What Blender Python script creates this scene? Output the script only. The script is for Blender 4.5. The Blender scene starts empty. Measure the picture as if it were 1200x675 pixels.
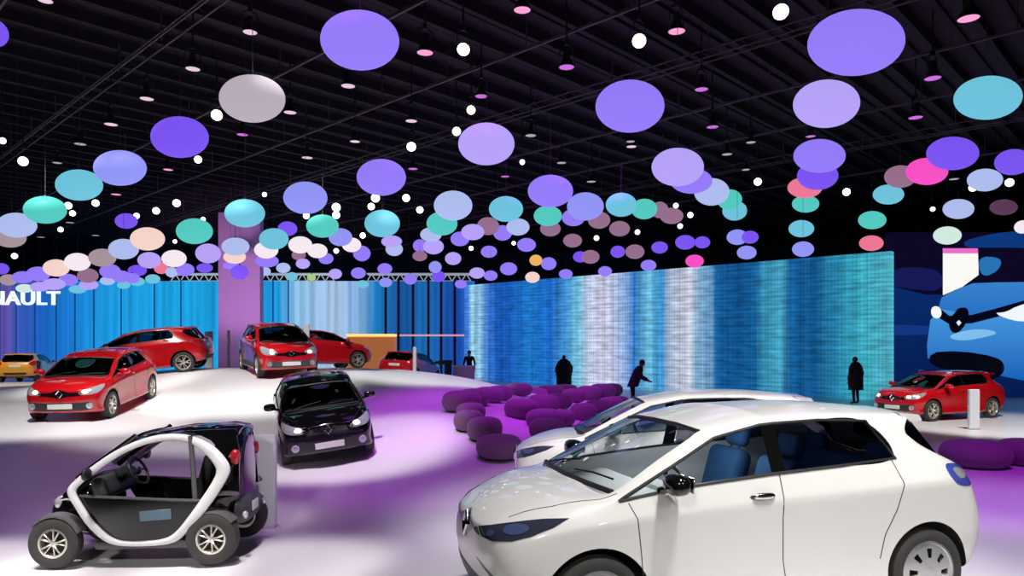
import bpy, bmesh, math, random
import numpy as np
from mathutils import Vector, Matrix, Euler, geometry
from mathutils.bvhtree import BVHTree

random.seed(7)
PI = math.pi
F, CX, HY, H = 850.0, 600.0, 405.0, 1.97
scene = bpy.context.scene
COL = scene.collection

def at(px, py, d):
    """place seen at a photograph pixel, d metres in front of the camera"""
    return Vector(((px - CX) / F * d, d, H - (py - HY) / F * d))

def lin(c):
    c = c / 255.0
    return c / 12.92 if c <= 0.04045 else ((c + 0.055) / 1.055) ** 2.4
def rgb(r, g, b): return (lin(r), lin(g), lin(b), 1.0)

# ------------------------------------------------------------------ camera and colour
cam = bpy.data.cameras.new('camera'); camo = bpy.data.objects.new('camera', cam); COL.objects.link(camo)
camo.location = (0, 0, H); camo.rotation_euler = (PI / 2, 0, 0)
cam.sensor_width = 36; cam.lens = F / 1200 * 36; cam.shift_y = (HY - 337.5) / 1200
cam.clip_end = 300
scene.camera = camo
vs = scene.view_settings
scene.display_settings.display_device = 'sRGB'
vs.view_transform = 'Standard'; vs.look = 'None'; vs.gamma = 1; vs.exposure = 0
try: vs.use_curve_mapping = False
except Exception: pass
scene.cycles.use_denoising = True
scene.cycles.max_bounces = 8
scene.cycles.transparent_max_bounces = 24
scene.cycles.caustics_reflective = False; scene.cycles.caustics_refractive = False
scene.cycles.sample_clamp_indirect = 6
world = bpy.data.worlds.new('hall'); scene.world = world; world.use_nodes = True
world.node_tree.nodes['Background'].inputs[0].default_value = (0.25, 0.18, 0.32, 1)
world.node_tree.nodes['Background'].inputs[1].default_value = 0.06

# ------------------------------------------------------------------ materials
def mat(name, color, rough=0.5, metal=0.0, coat=0.0, spec=0.5, emit=None, estr=0.0, bump=None, sheen=0):
    m = bpy.data.materials.new(name); m.use_nodes = True
    nt = m.node_tree; b = nt.nodes['Principled BSDF']
    b.inputs['Base Color'].default_value = color if len(color) == 4 else (*color, 1)
    b.inputs['Roughness'].default_value = rough; b.inputs['Metallic'].default_value = metal
    b.inputs['Coat Weight'].default_value = coat; b.inputs['Coat Roughness'].default_value = 0.03
    b.inputs['Specular IOR Level'].default_value = spec
    if sheen: b.inputs['Sheen Weight'].default_value = sheen
    if emit:
        b.inputs['Emission Color'].default_value = emit if len(emit) == 4 else (*emit, 1)
        b.inputs['Emission Strength'].default_value = estr
    if bump:
        tc = nt.nodes.new('ShaderNodeTexCoord'); n = nt.nodes.new('ShaderNodeTexNoise'); bp = nt.nodes.new('ShaderNodeBump')
        n.inputs['Scale'].default_value = bump[0]; n.inputs['Detail'].default_value = 4
        bp.inputs['Strength'].default_value = bump[1]; bp.inputs['Distance'].default_value = bump[2]
        nt.links.new(tc.outputs['Object'], n.inputs['Vector']); nt.links.new(n.outputs['Fac'], bp.inputs['Height'])
        nt.links.new(bp.outputs['Normal'], b.inputs['Normal'])
    return m

def emat(name, color, strength, sample='AUTO'):
    m = bpy.data.materials.new(name); m.use_nodes = True
    nt = m.node_tree; nt.nodes.clear()
    e = nt.nodes.new('ShaderNodeEmission'); o = nt.nodes.new('ShaderNodeOutputMaterial')
    e.inputs[0].default_value = color if len(color) == 4 else (*color, 1); e.inputs[1].default_value = strength
    nt.links.new(e.outputs[0], o.inputs[0])
    m.cycles.emission_sampling = sample
    return m

def glass(name, tint, refl=0.06, rough=0.0):
    m = bpy.data.materials.new(name); m.use_nodes = True
    nt = m.node_tree; nt.nodes.clear()
    t = nt.nodes.new('ShaderNodeBsdfTransparent'); t.inputs[0].default_value = (*tint, 1)
    g = nt.nodes.new('ShaderNodeBsdfGlossy'); g.inputs['Roughness'].default_value = rough
    fr = nt.nodes.new('ShaderNodeFresnel'); fr.inputs[0].default_value = 1.45
    mx = nt.nodes.new('ShaderNodeMixShader'); o = nt.nodes.new('ShaderNodeOutputMaterial')
    nt.links.new(fr.outputs[0], mx.inputs[0]); nt.links.new(t.outputs[0], mx.inputs[1]); nt.links.new(g.outputs[0], mx.inputs[2])
    nt.links.new(mx.outputs[0], o.inputs[0])
    return m

M = {}
M['white_paint'] = mat('white pearl car paint', (0.80, 0.80, 0.785), 0.3, 0, 0.8)
M['red_paint'] = mat('red car paint', (0.50, 0.004, 0.008), 0.22, 0.0, 1.0)
M['black_paint'] = mat('black car paint', (0.003, 0.0026, 0.003), 0.10, 0, 0.35, 0.35)
M['yellow_paint'] = mat('orange yellow car paint', (0.80, 0.33, 0.02), 0.35, 0, 1.0)
M['black_plastic'] = mat('black plastic', (0.012, 0.012, 0.013), 0.45)
M['gloss_black'] = mat('gloss black', (0.005, 0.005, 0.0055), 0.07, 0, 0.5)
M['dark_trim'] = mat('dark trim', (0.018, 0.018, 0.02), 0.5)
M['cladding'] = mat('grey cladding plastic', (0.06, 0.06, 0.062), 0.5)
M['tyre'] = mat('tyre rubber', (0.035, 0.034, 0.032), 0.75)
M['rim'] = mat('silver wheel metal', (0.72, 0.72, 0.74), 0.3, 0.7)
M['rim_gold'] = mat('bright alloy', (0.80, 0.76, 0.66), 0.3, 0.8)
M['chrome'] = mat('chrome', (0.85, 0.85, 0.87), 0.12, 1.0)
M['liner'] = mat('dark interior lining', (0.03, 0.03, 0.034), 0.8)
M['light_liner'] = mat('pale dashboard plastic', (0.70, 0.73, 0.74), 0.6)
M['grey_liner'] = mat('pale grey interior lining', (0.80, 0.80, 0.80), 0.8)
M['seat_blue'] = mat('deep blue seat cloth', (0.018, 0.085, 0.22), 0.8)
M['seat_dark'] = mat('dark seat cloth', (0.03, 0.03, 0.035), 0.8)
M['plate'] = mat('number plate white', (0.75, 0.74, 0.70), 0.4)
M['glass_clear'] = glass('clear windscreen glass', (0.90, 0.94, 0.94))
M['glass_tint'] = glass('tinted side glass', (0.82, 0.88, 0.90))
M['glass_dark'] = glass('dark privacy glass', (0.17, 0.17, 0.22))
M['glass_far'] = glass('smoked car glass', (0.25, 0.28, 0.30))
M['lamp_clear'] = mat('clear headlamp', (0.75, 0.77, 0.8), 0.08, 0.6, 1.0)
M['lamp_blue_clear'] = mat('bluish lamp lens', (0.12, 0.17, 0.40), 0.08, 0.5, 1.0)
M['lamp_dark'] = mat('dark headlamp unit', (0.05, 0.055, 0.09), 0.08, 0.3, 1.0)
M['lamp_blue'] = mat('blue tinted tail lamp', (0.07, 0.10, 0.50), 0.10, 0.2, 1.0)
M['lamp_red'] = mat('red tail lamp', (0.42, 0.01, 0.015), 0.12, 0, 1.0)
M['lamp_on'] = emat('lit headlamp bulb', (1, 0.86, 0.66), 3.0, 'NONE')
M['ring_white'] = mat('white door ring paint', (0.78, 0.78, 0.77), 0.3, 0, 0.6)
M['fender_grey'] = mat('grey fender plastic', (0.10, 0.10, 0.105), 0.4)
M['totem'] = mat('white display totem', (0.72, 0.74, 0.77), 0.4)
M['skin'] = mat('skin', (0.42, 0.24, 0.17), 0.6)
M['cloth_black'] = mat('black cloth', (0.006, 0.006, 0.008), 0.85)
M['cloth_plum'] = mat('dark plum cloth', (0.022, 0.010, 0.016), 0.85)
M['hair'] = mat('dark hair', (0.01, 0.008, 0.007), 0.6)
M['pouf'] = mat('mauve pouf fabric', (0.22, 0.14, 0.20), 0.9, bump=(60, 0.3, 0.01), sheen=0.1)
M['truss_grey'] = mat('rail metal', (0.13, 0.10, 0.095), 0.55, 0.3)
M['fixture'] = mat('black lamp housing', (0.014, 0.013, 0.015), 0.6)

# ------------------------------------------------------------------ object helpers
def mesh_from(name, verts, faces, m=None, smooth=True):
    me = bpy.data.meshes.new(name); me.from_pydata([tuple(v) for v in verts], [], [tuple(f) for f in faces]); me.update()
    if m: me.materials.append(m)
    if smooth:
        for p in me.polygons: p.use_smooth = True
    return me

def link(name, data, parent=None):
    o = bpy.data.objects.new(name, data); COL.objects.link(o)
    if parent is not None: o.parent = parent
    return o

def tag(o, label=None, cat=None, group=None, kind=None):
    if label: o['label'] = label
    if cat: o['category'] = cat
    if group: o['group'] = group
    if kind: o['kind'] = kind
    return o

def empty(name, loc=(0, 0, 0), rot=(0, 0, 0)):
    o = link(name, None); o.location = loc; o.rotation_euler = rot; o.empty_display_size = 0.2
    return o

class MB:
    """collects simple shapes into one mesh"""
    def __init__(s): s.bm = bmesh.new()
    def box(s, c, size, rot=None, bevel=0.0, seg=2):
        r = bmesh.ops.create_cube(s.bm, size=1.0); vs_ = r['verts']
        bmesh.ops.scale(s.bm, vec=size, verts=vs_)
        if bevel > 0:
            es = list({e for v in vs_ for e in v.link_edges})
            rr = bmesh.ops.bevel(s.bm, geom=es, offset=bevel, segments=seg, affect='EDGES', profile=0.5)
            vs_ = list({v for f in rr['faces'] for v in f.verts} | {v for v in vs_ if v.is_valid})
        mt = Matrix.Translation(Vector(c)) @ (rot.to_matrix().to_4x4() if rot is not None else Matrix.Identity(4))
        bmesh.ops.transform(s.bm, matrix=mt, verts=vs_)
        return s
    def tube(s, pts, r, n=8, cap=True):
        pts = [Vector(p) for p in pts]; rs = r if isinstance(r, (list, tuple)) else [r] * len(pts)
        rings = []; up = Vector((0, 0, 1))
        for i, p in enumerate(pts):
            t = (pts[min(i + 1, len(pts) - 1)] - pts[max(i - 1, 0)]).normalized()
            a = t.cross(up)
            if a.length < 1e-3: a = t.cross(Vector((1, 0, 0)))
            a.normalize(); b = a.cross(t).normalized()
            rings.append([s.bm.verts.new(p + (a * math.cos(2 * PI * k / n) + b * math.sin(2 * PI * k / n)) * rs[i]) for k in range(n)])
        for i in range(len(rings) - 1):
            for k in range(n):
                s.bm.faces.new((rings[i][k], rings[i][(k + 1) % n], rings[i + 1][(k + 1) % n], rings[i + 1][k]))
        if cap:
            s.bm.faces.new(rings[0][::-1]); s.bm.faces.new(rings[-1])
        return s
    def lathe(s, prof, n=24, mtx=None, closed=False):
        """prof: (radius, height) about local z"""
        rings = []
        for r, z in prof:
            if r < 1e-6: rings.append([s.bm.verts.new((0, 0, z))])
            else: rings.append([s.bm.verts.new((r * math.cos(2 * PI * k / n), r * math.sin(2 * PI * k / n), z)) for k in range(n)])
        pairs = list(zip(rings, rings[1:])) + ([(rings[-1], rings[0])] if closed else [])
        for A, B in pairs:
            for k in range(n):
                k2 = (k + 1) % n
                if len(A) == 1 and len(B) == 1: continue
                if len(A) == 1: s.bm.faces.new((A[0], B[k2], B[k]))
                elif len(B) == 1: s.bm.faces.new((A[k], A[k2], B[0]))
                else: s.bm.faces.new((A[k], A[k2], B[k2], B[k]))
        if mtx is not None: bmesh.ops.transform(s.bm, matrix=mtx, verts=[v for r in rings for v in r])
        return s
    def ball(s, c, rad, n=16, p=2.0, rot=None):
        """ellipsoid / superellipsoid"""
        def sp(v, e): return math.copysign(abs(v) ** e, v)
        e = 2.0 / p; m_ = n // 2; rings = []
        R = rot.to_matrix() if rot is not None else Matrix.Identity(3)
        for i in range(m_ + 1):
            th = -PI / 2 + PI * i / m_
            if i in (0, m_): rings.append([s.bm.verts.new(Vector(c) + R @ Vector((0, 0, sp(math.sin(th), e) * rad[2])))]); continue
            rings.append([s.bm.verts.new(Vector(c) + R @ Vector((sp(math.cos(th), e) * sp(math.cos(2 * PI * k / n), e) * rad[0],
                          sp(math.cos(th), e) * sp(math.sin(2 * PI * k / n), e) * rad[1], sp(math.sin(th), e) * rad[2]))) for k in range(n)])
        for A, B in zip(rings, rings[1:]):
            for k in range(n):
                k2 = (k + 1) % n
                if len(A) == 1: s.bm.faces.new((A[0], B[k2], B[k]))
                elif len(B) == 1: s.bm.faces.new((A[k], A[k2], B[0]))
                else: s.bm.faces.new((A[k], A[k2], B[k2], B[k]))
        return s
    def prism(s, poly, y0, y1):
        """polygon in (x, z) extruded along y"""
        a = [s.bm.verts.new((x, y0, z)) for x, z in poly]; b = [s.bm.verts.new((x, y1, z)) for x, z in poly]
        s.bm.faces.new(a); s.bm.faces.new(b[::-1])
        for i in range(len(poly)):
            j = (i + 1) % len(poly); s.bm.faces.new((a[j], a[i], b[i], b[j]))
        return s
    def loft(s, rings, cap=True, close=True):
        R = [[s.bm.verts.new(p) for p in r] for r in rings]; n = len(R[0])
        for A, B in zip(R, R[1:]):
            for k in range(n if close else n - 1):
                s.bm.faces.new((A[k], A[(k + 1) % n], B[(k + 1) % n], B[k]))
        if cap and close:
            s.bm.faces.new(R[0][::-1]); s.bm.faces.new(R[-1])
        return s
    def data(s, name, m, smooth=True, sub=0, sharp=40):
        bmesh.ops.recalc_face_normals(s.bm, faces=s.bm.faces[:])
        me = bpy.data.meshes.new(name)
        s.bm.to_mesh(me); s.bm.free()
        if m: me.materials.append(m)
        if smooth:
            for p in me.polygons: p.use_smooth = True
            if sharp: me.set_sharp_from_angle(angle=math.radians(sharp))
        if sub: me = subdivided(me, sub)
        return me
    def build(s, name, m, parent=None, **k):
        return link(name, s.data(name, m, **k), parent)

def subdivided(me, lv):
    o = bpy.data.objects.new('tmp', me); COL.objects.link(o)
    md = o.modifiers.new('s', 'SUBSURF'); md.levels = lv; md.render_levels = lv
    dg = bpy.context.evaluated_depsgraph_get(); ev = o.evaluated_get(dg)
    out = bpy.data.meshes.new_from_object(ev, depsgraph=dg); nm = me.name
    bpy.data.objects.remove(o); bpy.data.meshes.remove(me); out.name = nm
    for p in out.polygons: p.use_smooth = True
    return out

# ------------------------------------------------------------------ the rolling stand floor
FP = [(-6, -6, -.3), (0, -6, -.1), (6, -6, -.1), (-14, 0, -.35), (14, 0, -.15), (1, 4.5, 0), (3.2, 5.2, 0), (1.6, 5.8, 0), (0.0, 6.2, -.03), (3, 7, -.03),
      (.5, 8.3, -.07), (3.3, 8.6, -.09), (1.9, 9.9, -.10), (-4.9, 7.6, -.41), (-3.2, 7.7, -.41), (-4, 8.8, -.41), (-2.9, 8.7, -.38), (-2, 6, -.25), (-9, 8, -.42),
      (-3.4, 13.4, -.25), (-4.9, 17.2, .04), (-4, 11, -.36), (-10.2, 16.2, .24), (-9.8, 20, .62), (-8, 13, .0), (-12, 12, -.2),
      (-10.2, 22.5, 1.16), (-13, 23.8, 1.0), (-6.6, 20.6, .98), (-8, 23, 1.2), (-5, 23.6, 1.2), (-3, 24.5, 1.08), (-1.6, 26, .78), (-5, 26, 1.15), (-9, 27, 1.1),
      (-5, 32.3, .35), (-4, 36, .1), (-9, 34, .3), (-24, 35, .2), (-20, 28, .25), (-18, 20, .15), (-16, 24, .6), (-24, 42, 0), (-10, 44, 0), (0, 44, -.2), (-28, 24, 0),
      (-.25, 12.9, -.12), (-1.1, 16, .45), (-.9, 14.3, .12), (.3, 20.5, .40), (1.0, 17, .25), (1.5, 14, -.02), (3.2, 24, -.06), (3.5, 19, .08), (4, 30, -.2), (1, 33, -.15), (-1, 20.5, .72),
      (5, 13, -.2), (8, 13, -.24), (10, 9, -.2), (12.5, 21.5, -.27), (15, 22.6, -.27), (14, 14, -.25), (9, 22, -.25), (9, 30, -.25), (20, 20, -.25), (28, 30, -.25), (20, 40, -.25), (28, 10, -.25), (6, 17, -.15), (2.2, 30, -.25), (-.8, 29.5, -.1), (4.2, 24.5, -.2), (6, 30, -.25), (2, 22, .12), (3.2, 27, -.2), (-6, 28, 1.08), (-7.6, 25, 1.18), (-4.5, 29, .85), (12, 28, -.25), (14, 32, -.25), (2, 38, -.25), (-2, 31, .1)]
_P = np.array(FP, float)
def _U(r2): return np.where(r2 > 1e-9, 0.5 * r2 * np.log(np.maximum(r2, 1e-9)), 0)
def _fit(lam=0.03):
    n = len(_P); d2 = ((_P[:, None, :2] - _P[None, :, :2]) ** 2).sum(-1)
    A = np.zeros((n + 3, n + 3)); A[:n, :n] = _U(d2) + lam * np.eye(n)
    A[:n, n] = 1; A[:n, n + 1:] = _P[:, :2]; A[n, :n] = 1; A[n + 1:, :n] = _P[:, :2].T
    return np.linalg.solve(A, np.concatenate([_P[:, 2], [0, 0, 0]]))
_W = _fit()
def floor_np(xy):
    xy = np.asarray(xy, float)
    d2 = ((xy[:, None, :] - _P[None, :, :2]) ** 2).sum(-1)
    z = _U(d2) @ _W[:len(_P)] + _W[len(_P)] + xy @ _W[len(_P) + 1:]
    return np.clip(z, -.5, 1.35)
def fz(x, y): return float(floor_np([(x, y)])[0])

gx = np.concatenate([np.linspace(-46, -16, 31)[:-1], np.linspace(-16, 18, 137)[:-1], np.linspace(18, 46, 29)])
gy = np.concatenate([np.linspace(-6, 0, 8)[:-1], np.linspace(0, 30, 121)[:-1], np.linspace(30, 62, 40)])
XX, YY = np.meshgrid(gx, gy); ZZ = floor_np(np.stack([XX.ravel(), YY.ravel()], 1)).reshape(XX.shape)
vv = [(x, y, z) for x, y, z in zip(XX.ravel(), YY.ravel(), ZZ.ravel())]
nx = len(gx); ff = [(j * nx + i, j * nx + i + 1, (j + 1) * nx + i + 1, (j + 1) * nx + i) for j in range(len(gy) - 1) for i in range(nx - 1)]
floor_m = mat('white lacquered stand floor', (0.74, 0.73, 0.74), 0.33, 0, 0.0, 0.4)
fl = link('floor', mesh_from('floor', vv, ff, floor_m)); tag(fl, 'rolling white glossy show floor washed with purple light', kind='structure')
# ------------------------------------------------------------------ passenger cars
NS = 13
ZOE = {
 0: [(1.84,0,.24),(1.70,0,.20),(1.42,0,.19),(1.15,0,.18),(.75,0,.18),(.38,0,.18),(0,0,.18),(-.12,0,.18),(-.6,0,.18),(-1.0,0,.19),(-1.4,0,.22),(-1.68,0,.28),(-1.84,0,.32)],
 1: [(1.86,.46,.235),(1.72,.70,.215),(1.45,.74,.20),(1.15,.76,.19),(.75,.765,.19),(.38,.765,.19),(0,.765,.19),(-.12,.765,.19),(-.6,.765,.19),(-1.0,.76,.20),(-1.4,.74,.235),(-1.68,.69,.29),(-1.84,.50,.33)],
 2: [(1.925,0.5,.36),(1.78,0.75,.34),(1.45,0.82,.33),(1.15,0.85,.32),(.75,0.855,.31),(.38,0.855,.31),(0,0.855,.31),(-.12,0.855,.31),(-.6,0.855,.31),(-1.0,0.855,.32),(-1.42,0.84,.36),(-1.76,0.79,.42),(-1.90,0.56,.45)],
 3: [(1.955,0.5,.54),(1.81,0.765,.55),(1.45,0.838,.56),(1.15,0.85,.56),(.75,0.853,.56),(.38,0.853,.56),(0,0.853,.57),(-.12,0.853,.57),(-.6,0.856,.58),(-1.0,0.858,.60),(-1.42,0.853,.62),(-1.78,0.81,.64),(-1.93,0.58,.66)],
 4: [(1.945,0.48,.69),(1.78,0.745,.735),(1.43,0.841,.81),(1.14,0.861,.845),(.75,0.868,.87),(.38,0.871,.89),(0,0.873,.91),(-.12,0.874,.915),(-.6,0.876,.935),(-1.0,0.874,.955),(-1.42,0.861,.97),(-1.74,0.78,.93),(-1.88,0.56,.90)],
 5: [(1.92,.45,.775),(1.74,.70,.825),(1.41,.775,.905),(1.13,.795,.965),(.75,.805,1.025),(.38,.81,1.06),(0,.812,1.09),(-.12,.812,1.097),(-.58,.805,1.12),(-1.06,.785,1.15),(-1.42,.765,1.13),(-1.71,.71,1.06),(-1.84,.54,1.01)],
 6: [(1.925,.38,.785),(1.72,.60,.875),(1.40,.71,.955),(1.09,.785,.985),(.72,.74,1.165),(.36,.67,1.335),(0,.672,1.415),(-.12,.672,1.424),(-.5,.66,1.435),(-.93,.635,1.412),(-1.30,.635,1.30),(-1.60,.64,1.12),(-1.80,.47,1.02)],
 7: [(1.93,.28,.795),(1.73,.47,.895),(1.42,.60,.975),(1.16,.70,1.0),(.79,.65,1.195),(.43,.585,1.375),(0,.60,1.462),(-.12,.60,1.47),(-.5,.585,1.48),(-.90,.57,1.468),(-1.40,.545,1.425),(-1.62,.565,1.16),(-1.80,.40,1.028)],
 8: [(1.94,.14,.80),(1.75,.25,.91),(1.45,.33,.99),(1.22,.38,1.012),(.86,.36,1.215),(.47,.32,1.405),(0,.32,1.497),(-.12,.32,1.503),(-.5,.31,1.515),(-.90,.30,1.508),(-1.45,.29,1.455),(-1.66,.30,1.175),(-1.815,.2,1.033)],
 9: [(1.945,0,.803),(1.76,0,.915),(1.46,0,.996),(1.24,0,1.016),(.88,0,1.22),(.485,0,1.412),(0,0,1.507),(-.12,0,1.513),(-.5,0,1.525),(-.90,0,1.518),(-1.47,0,1.46),(-1.67,0,1.18),(-1.82,0,1.035)],
}
FCAP = {1: (1.90, .24), 2: (1.965, .36), 3: (1.985, .54), 4: (1.975, .70)}
RCAP = {1: (-1.87, .33), 2: (-1.93, .45), 3: (-1.955, .66), 4: (-1.91, .90)}
RAX, FAX = -1.294, 1.294

def variant(kind):
    def T(p, j=0, i=0):
        x, y, z = p
        if kind == 'hatch':
            z = z * (1 - .055 * min(1, max(0, (z - .5) / .6)))
            if j >= 6 and i >= 10: x -= .02
        elif kind == 'estate':
            z = z * (1 - .05 * min(1, max(0, (z - .5) / .6)))
            if x < -1.3: x -= .20 * min(1, (-x - 1.3) / .3)
            if j >= 6 and i in (9, 10): x -= .22; z += .015
            if j == 5 and i == 9: x -= .12
        elif kind == 'tall':
            z = z * (1 + .005 * min(1, max(0, (z - .4) / .5)))
            if j >= 6 and i in (9, 10): x -= .06
            if i <= 1 and z > .5: z += .03
        return (x, y, z)
    return T

GL = {'windscreen': 1, 'front_side_window': 2, 'rear_side_window': 3, 'rear_window': 4, 'pillar_trim': 5, 'well': 6}

def car_cage(kind):
    T = variant(kind)
    V, idx = [], {}
    def v(key, p):
        if key not in idx: idx[key] = len(V); V.append(p)
        return idx[key]
    def g(i, j, sgn):
        p = T(ZOE[j][i], j, i)
        if j in (0, 9): return v((i, j, 0), (p[0], 0, p[2]))
        return v((i, j, sgn), (p[0], p[1] * sgn, p[2]))
    faces, mats = [], []
    def cell(i, j):
        if 7 <= j <= 8 and i in (3, 4): return 1
        if j == 5 and 3 <= i <= 5: return 2
        if j == 5 and i == 6: return 5
        if j == 5 and 7 <= i <= 8: return 3
        if 6 <= j <= 8 and i in (10, 11): return 4
        return 0
    for s in (1, -1):
        for i in range(NS - 1):
            for j in range(9):
                f = (g(i, j, s), g(i + 1, j, s), g(i + 1, j + 1, s), g(i, j + 1, s))
                faces.append(f if s < 0 else f[::-1]); mats.append(cell(i, j))
    for i, cap, rev in ((0, FCAP, False), (NS - 1, RCAP, True)):
        c = {k: v(('c', i, k), (T((cap[k][0], 0, cap[k][1]), k, i))) for k in cap}
        for s in (1, -1):
            fs = [(g(i, 0, s), g(i, 1, s), c[1])]
            for k in (1, 2, 3): fs.append((g(i, k, s), g(i, k + 1, s), c[k + 1], c[k]))
            fs.append((g(i, 4, s), g(i, 5, s), g(i, 6, s), g(i, 7, s), g(i, 8, s), g(i, 9, s), c[4]))
            for f in fs:
                faces.append(f); mats.append(0)
    return V, faces, mats

_cage_cache = {}
def car_shell(kind, level):
    """closed smooth shell (arches cut), returned as mesh with region material indices"""
    V, faces, mats = car_cage(kind); T0 = variant(kind)
    me = bpy.data.meshes.new('shell'); me.from_pydata(V, [], faces); me.update()
    for k in range(7): me.materials.append(bpy.data.materials.get('slot%d' % k) or bpy.data.materials.new('slot%d' % k))
    me.polygons.foreach_set('material_index', mats)
    bm = bmesh.new(); bm.from_mesh(me)
    bmesh.ops.recalc_face_normals(bm, faces=bm.faces[:])
    cl = bm.edges.layers.float.new('crease_edge')
    for e in bm.edges:
        if len(e.link_faces) == 2 and e.link_faces[0].material_index != e.link_faces[1].material_index: e[cl] = 0.75
    for s in (1, -1):
        for i in range(1, NS - 1):
            p, q = (Vector(T0(ZOE[4][k], 4, k)) for k in (i, i + 1)) if i + 1 < NS else (None, None)
            for e in bm.edges:
                ks = {round(e.verts[0].co.x, 4), round(e.verts[1].co.x, 4)}
                if ks == {round(p.x, 4), round(q.x, 4)} and abs(abs(e.verts[0].co.y) + abs(e.verts[1].co.y) - p.y - q.y) < 1e-3 and abs(e.verts[0].co.z + e.verts[1].co.z - p.z - q.z) < 1e-3: e[cl] = .8
    bm.to_mesh(me); bm.free()
    o = bpy.data.objects.new('shell', me); COL.objects.link(o)
    md = o.modifiers.new('s', 'SUBSURF'); md.levels = 2; md.render_levels = 2
    target = np.array(V)
    n = len(V)
    for it in range(6):
        dg = bpy.context.evaluated_depsgraph_get(); ev = o.evaluated_get(dg).data
        cur = np.empty(len(ev.vertices) * 3); ev.vertices.foreach_get('co', cur); cur = cur.reshape(-1, 3)[:n]
        cage = np.empty(n * 3); me.vertices.foreach_get('co', cage); cage = cage.reshape(-1, 3)
        cage = cage + .8 * (target - cur)
        me.vertices.foreach_set('co', cage.ravel()); me.update(); o.update_tag(); bpy.context.view_layer.update()
    md.levels = level; md.render_levels = level
    dg = bpy.context.evaluated_depsgraph_get()
    smooth = bpy.data.meshes.new_from_object(o.evaluated_get(dg), depsgraph=dg)
    # wheel arches
    rax = RAX - (.06 if kind == 'estate' else 0)
    cut = MB()
    for ax in (FAX, rax):
        for s in (1, -1):
            cut.lathe([(0, .50), (.372, .50), (.372, 1.1), (0, 1.1)], 48, Matrix.Translation((ax, 0, .315)) @ Matrix.Rotation(-s * PI / 2, 4, 'X'))
    cme = cut.data('cut', bpy.data.materials['slot6'], smooth=False)
    co = bpy.data.objects.new('cut', cme); COL.objects.link(co)
    o.modifiers.clear(); o.data = smooth
    bmod = o.modifiers.new('b', 'BOOLEAN'); bmod.operation = 'DIFFERENCE'; bmod.object = co; bmod.solver = 'EXACT'
    bmod.material_mode = 'TRANSFER'
    dg = bpy.context.evaluated_depsgraph_get()
    out = bpy.data.meshes.new_from_object(o.evaluated_get(dg), depsgraph=dg)
    slot_of = {i: (int(m.name[4]) if m and m.name.startswith('slot') else 0) for i, m in enumerate(out.materials)}
    for p in out.polygons: p.material_index = slot_of[p.material_index]
    bm = bmesh.new(); bm.from_mesh(smooth); bvh = BVHTree.FromBMesh(bm); bm.free()
    norms = [Vector(v.normal) for v in smooth.vertices]; 
    from mathutils.kdtree import KDTree
    kd = KDTree(len(smooth.vertices))
    for i, v_ in enumerate(smooth.vertices): kd.insert(v_.co, i)
    kd.balance()
    def normal_at(p):
        acc = Vector((0, 0, 0))
        for c_, i_, d_ in kd.find_n(p, 4): acc += norms[i_] / (d_ + 1e-4)
        return acc.normalized()
    bpy.data.objects.remove(o); bpy.data.objects.remove(co)
    return out, bvh, normal_at, smooth, rax

def split_faces(me, keep, name, m, normal_at=None, offset=0.0):
    bm = bmesh.new(); bm.from_mesh(me)
    bmesh.ops.delete(bm, geom=[f for f in bm.faces if not keep(f)], context='FACES')
    if offset:
        for v in bm.verts: v.co = v.co + (normal_at(v.co) if normal_at else v.normal) * offset
    if offset < -.01: bmesh.ops.reverse_faces(bm, faces=bm.faces[:])
    out = bpy.data.meshes.new(name); bm.to_mesh(out); bm.free()
    out.materials.clear(); out.materials.append(m)
    for p in out.polygons: p.material_index = 0; p.use_smooth = True
    if normal_at and len(out.vertices):
        out.normals_split_custom_set_from_vertices([normal_at(v.co) * (-1 if offset < -.01 else 1) for v in out.vertices])
    return out

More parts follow.
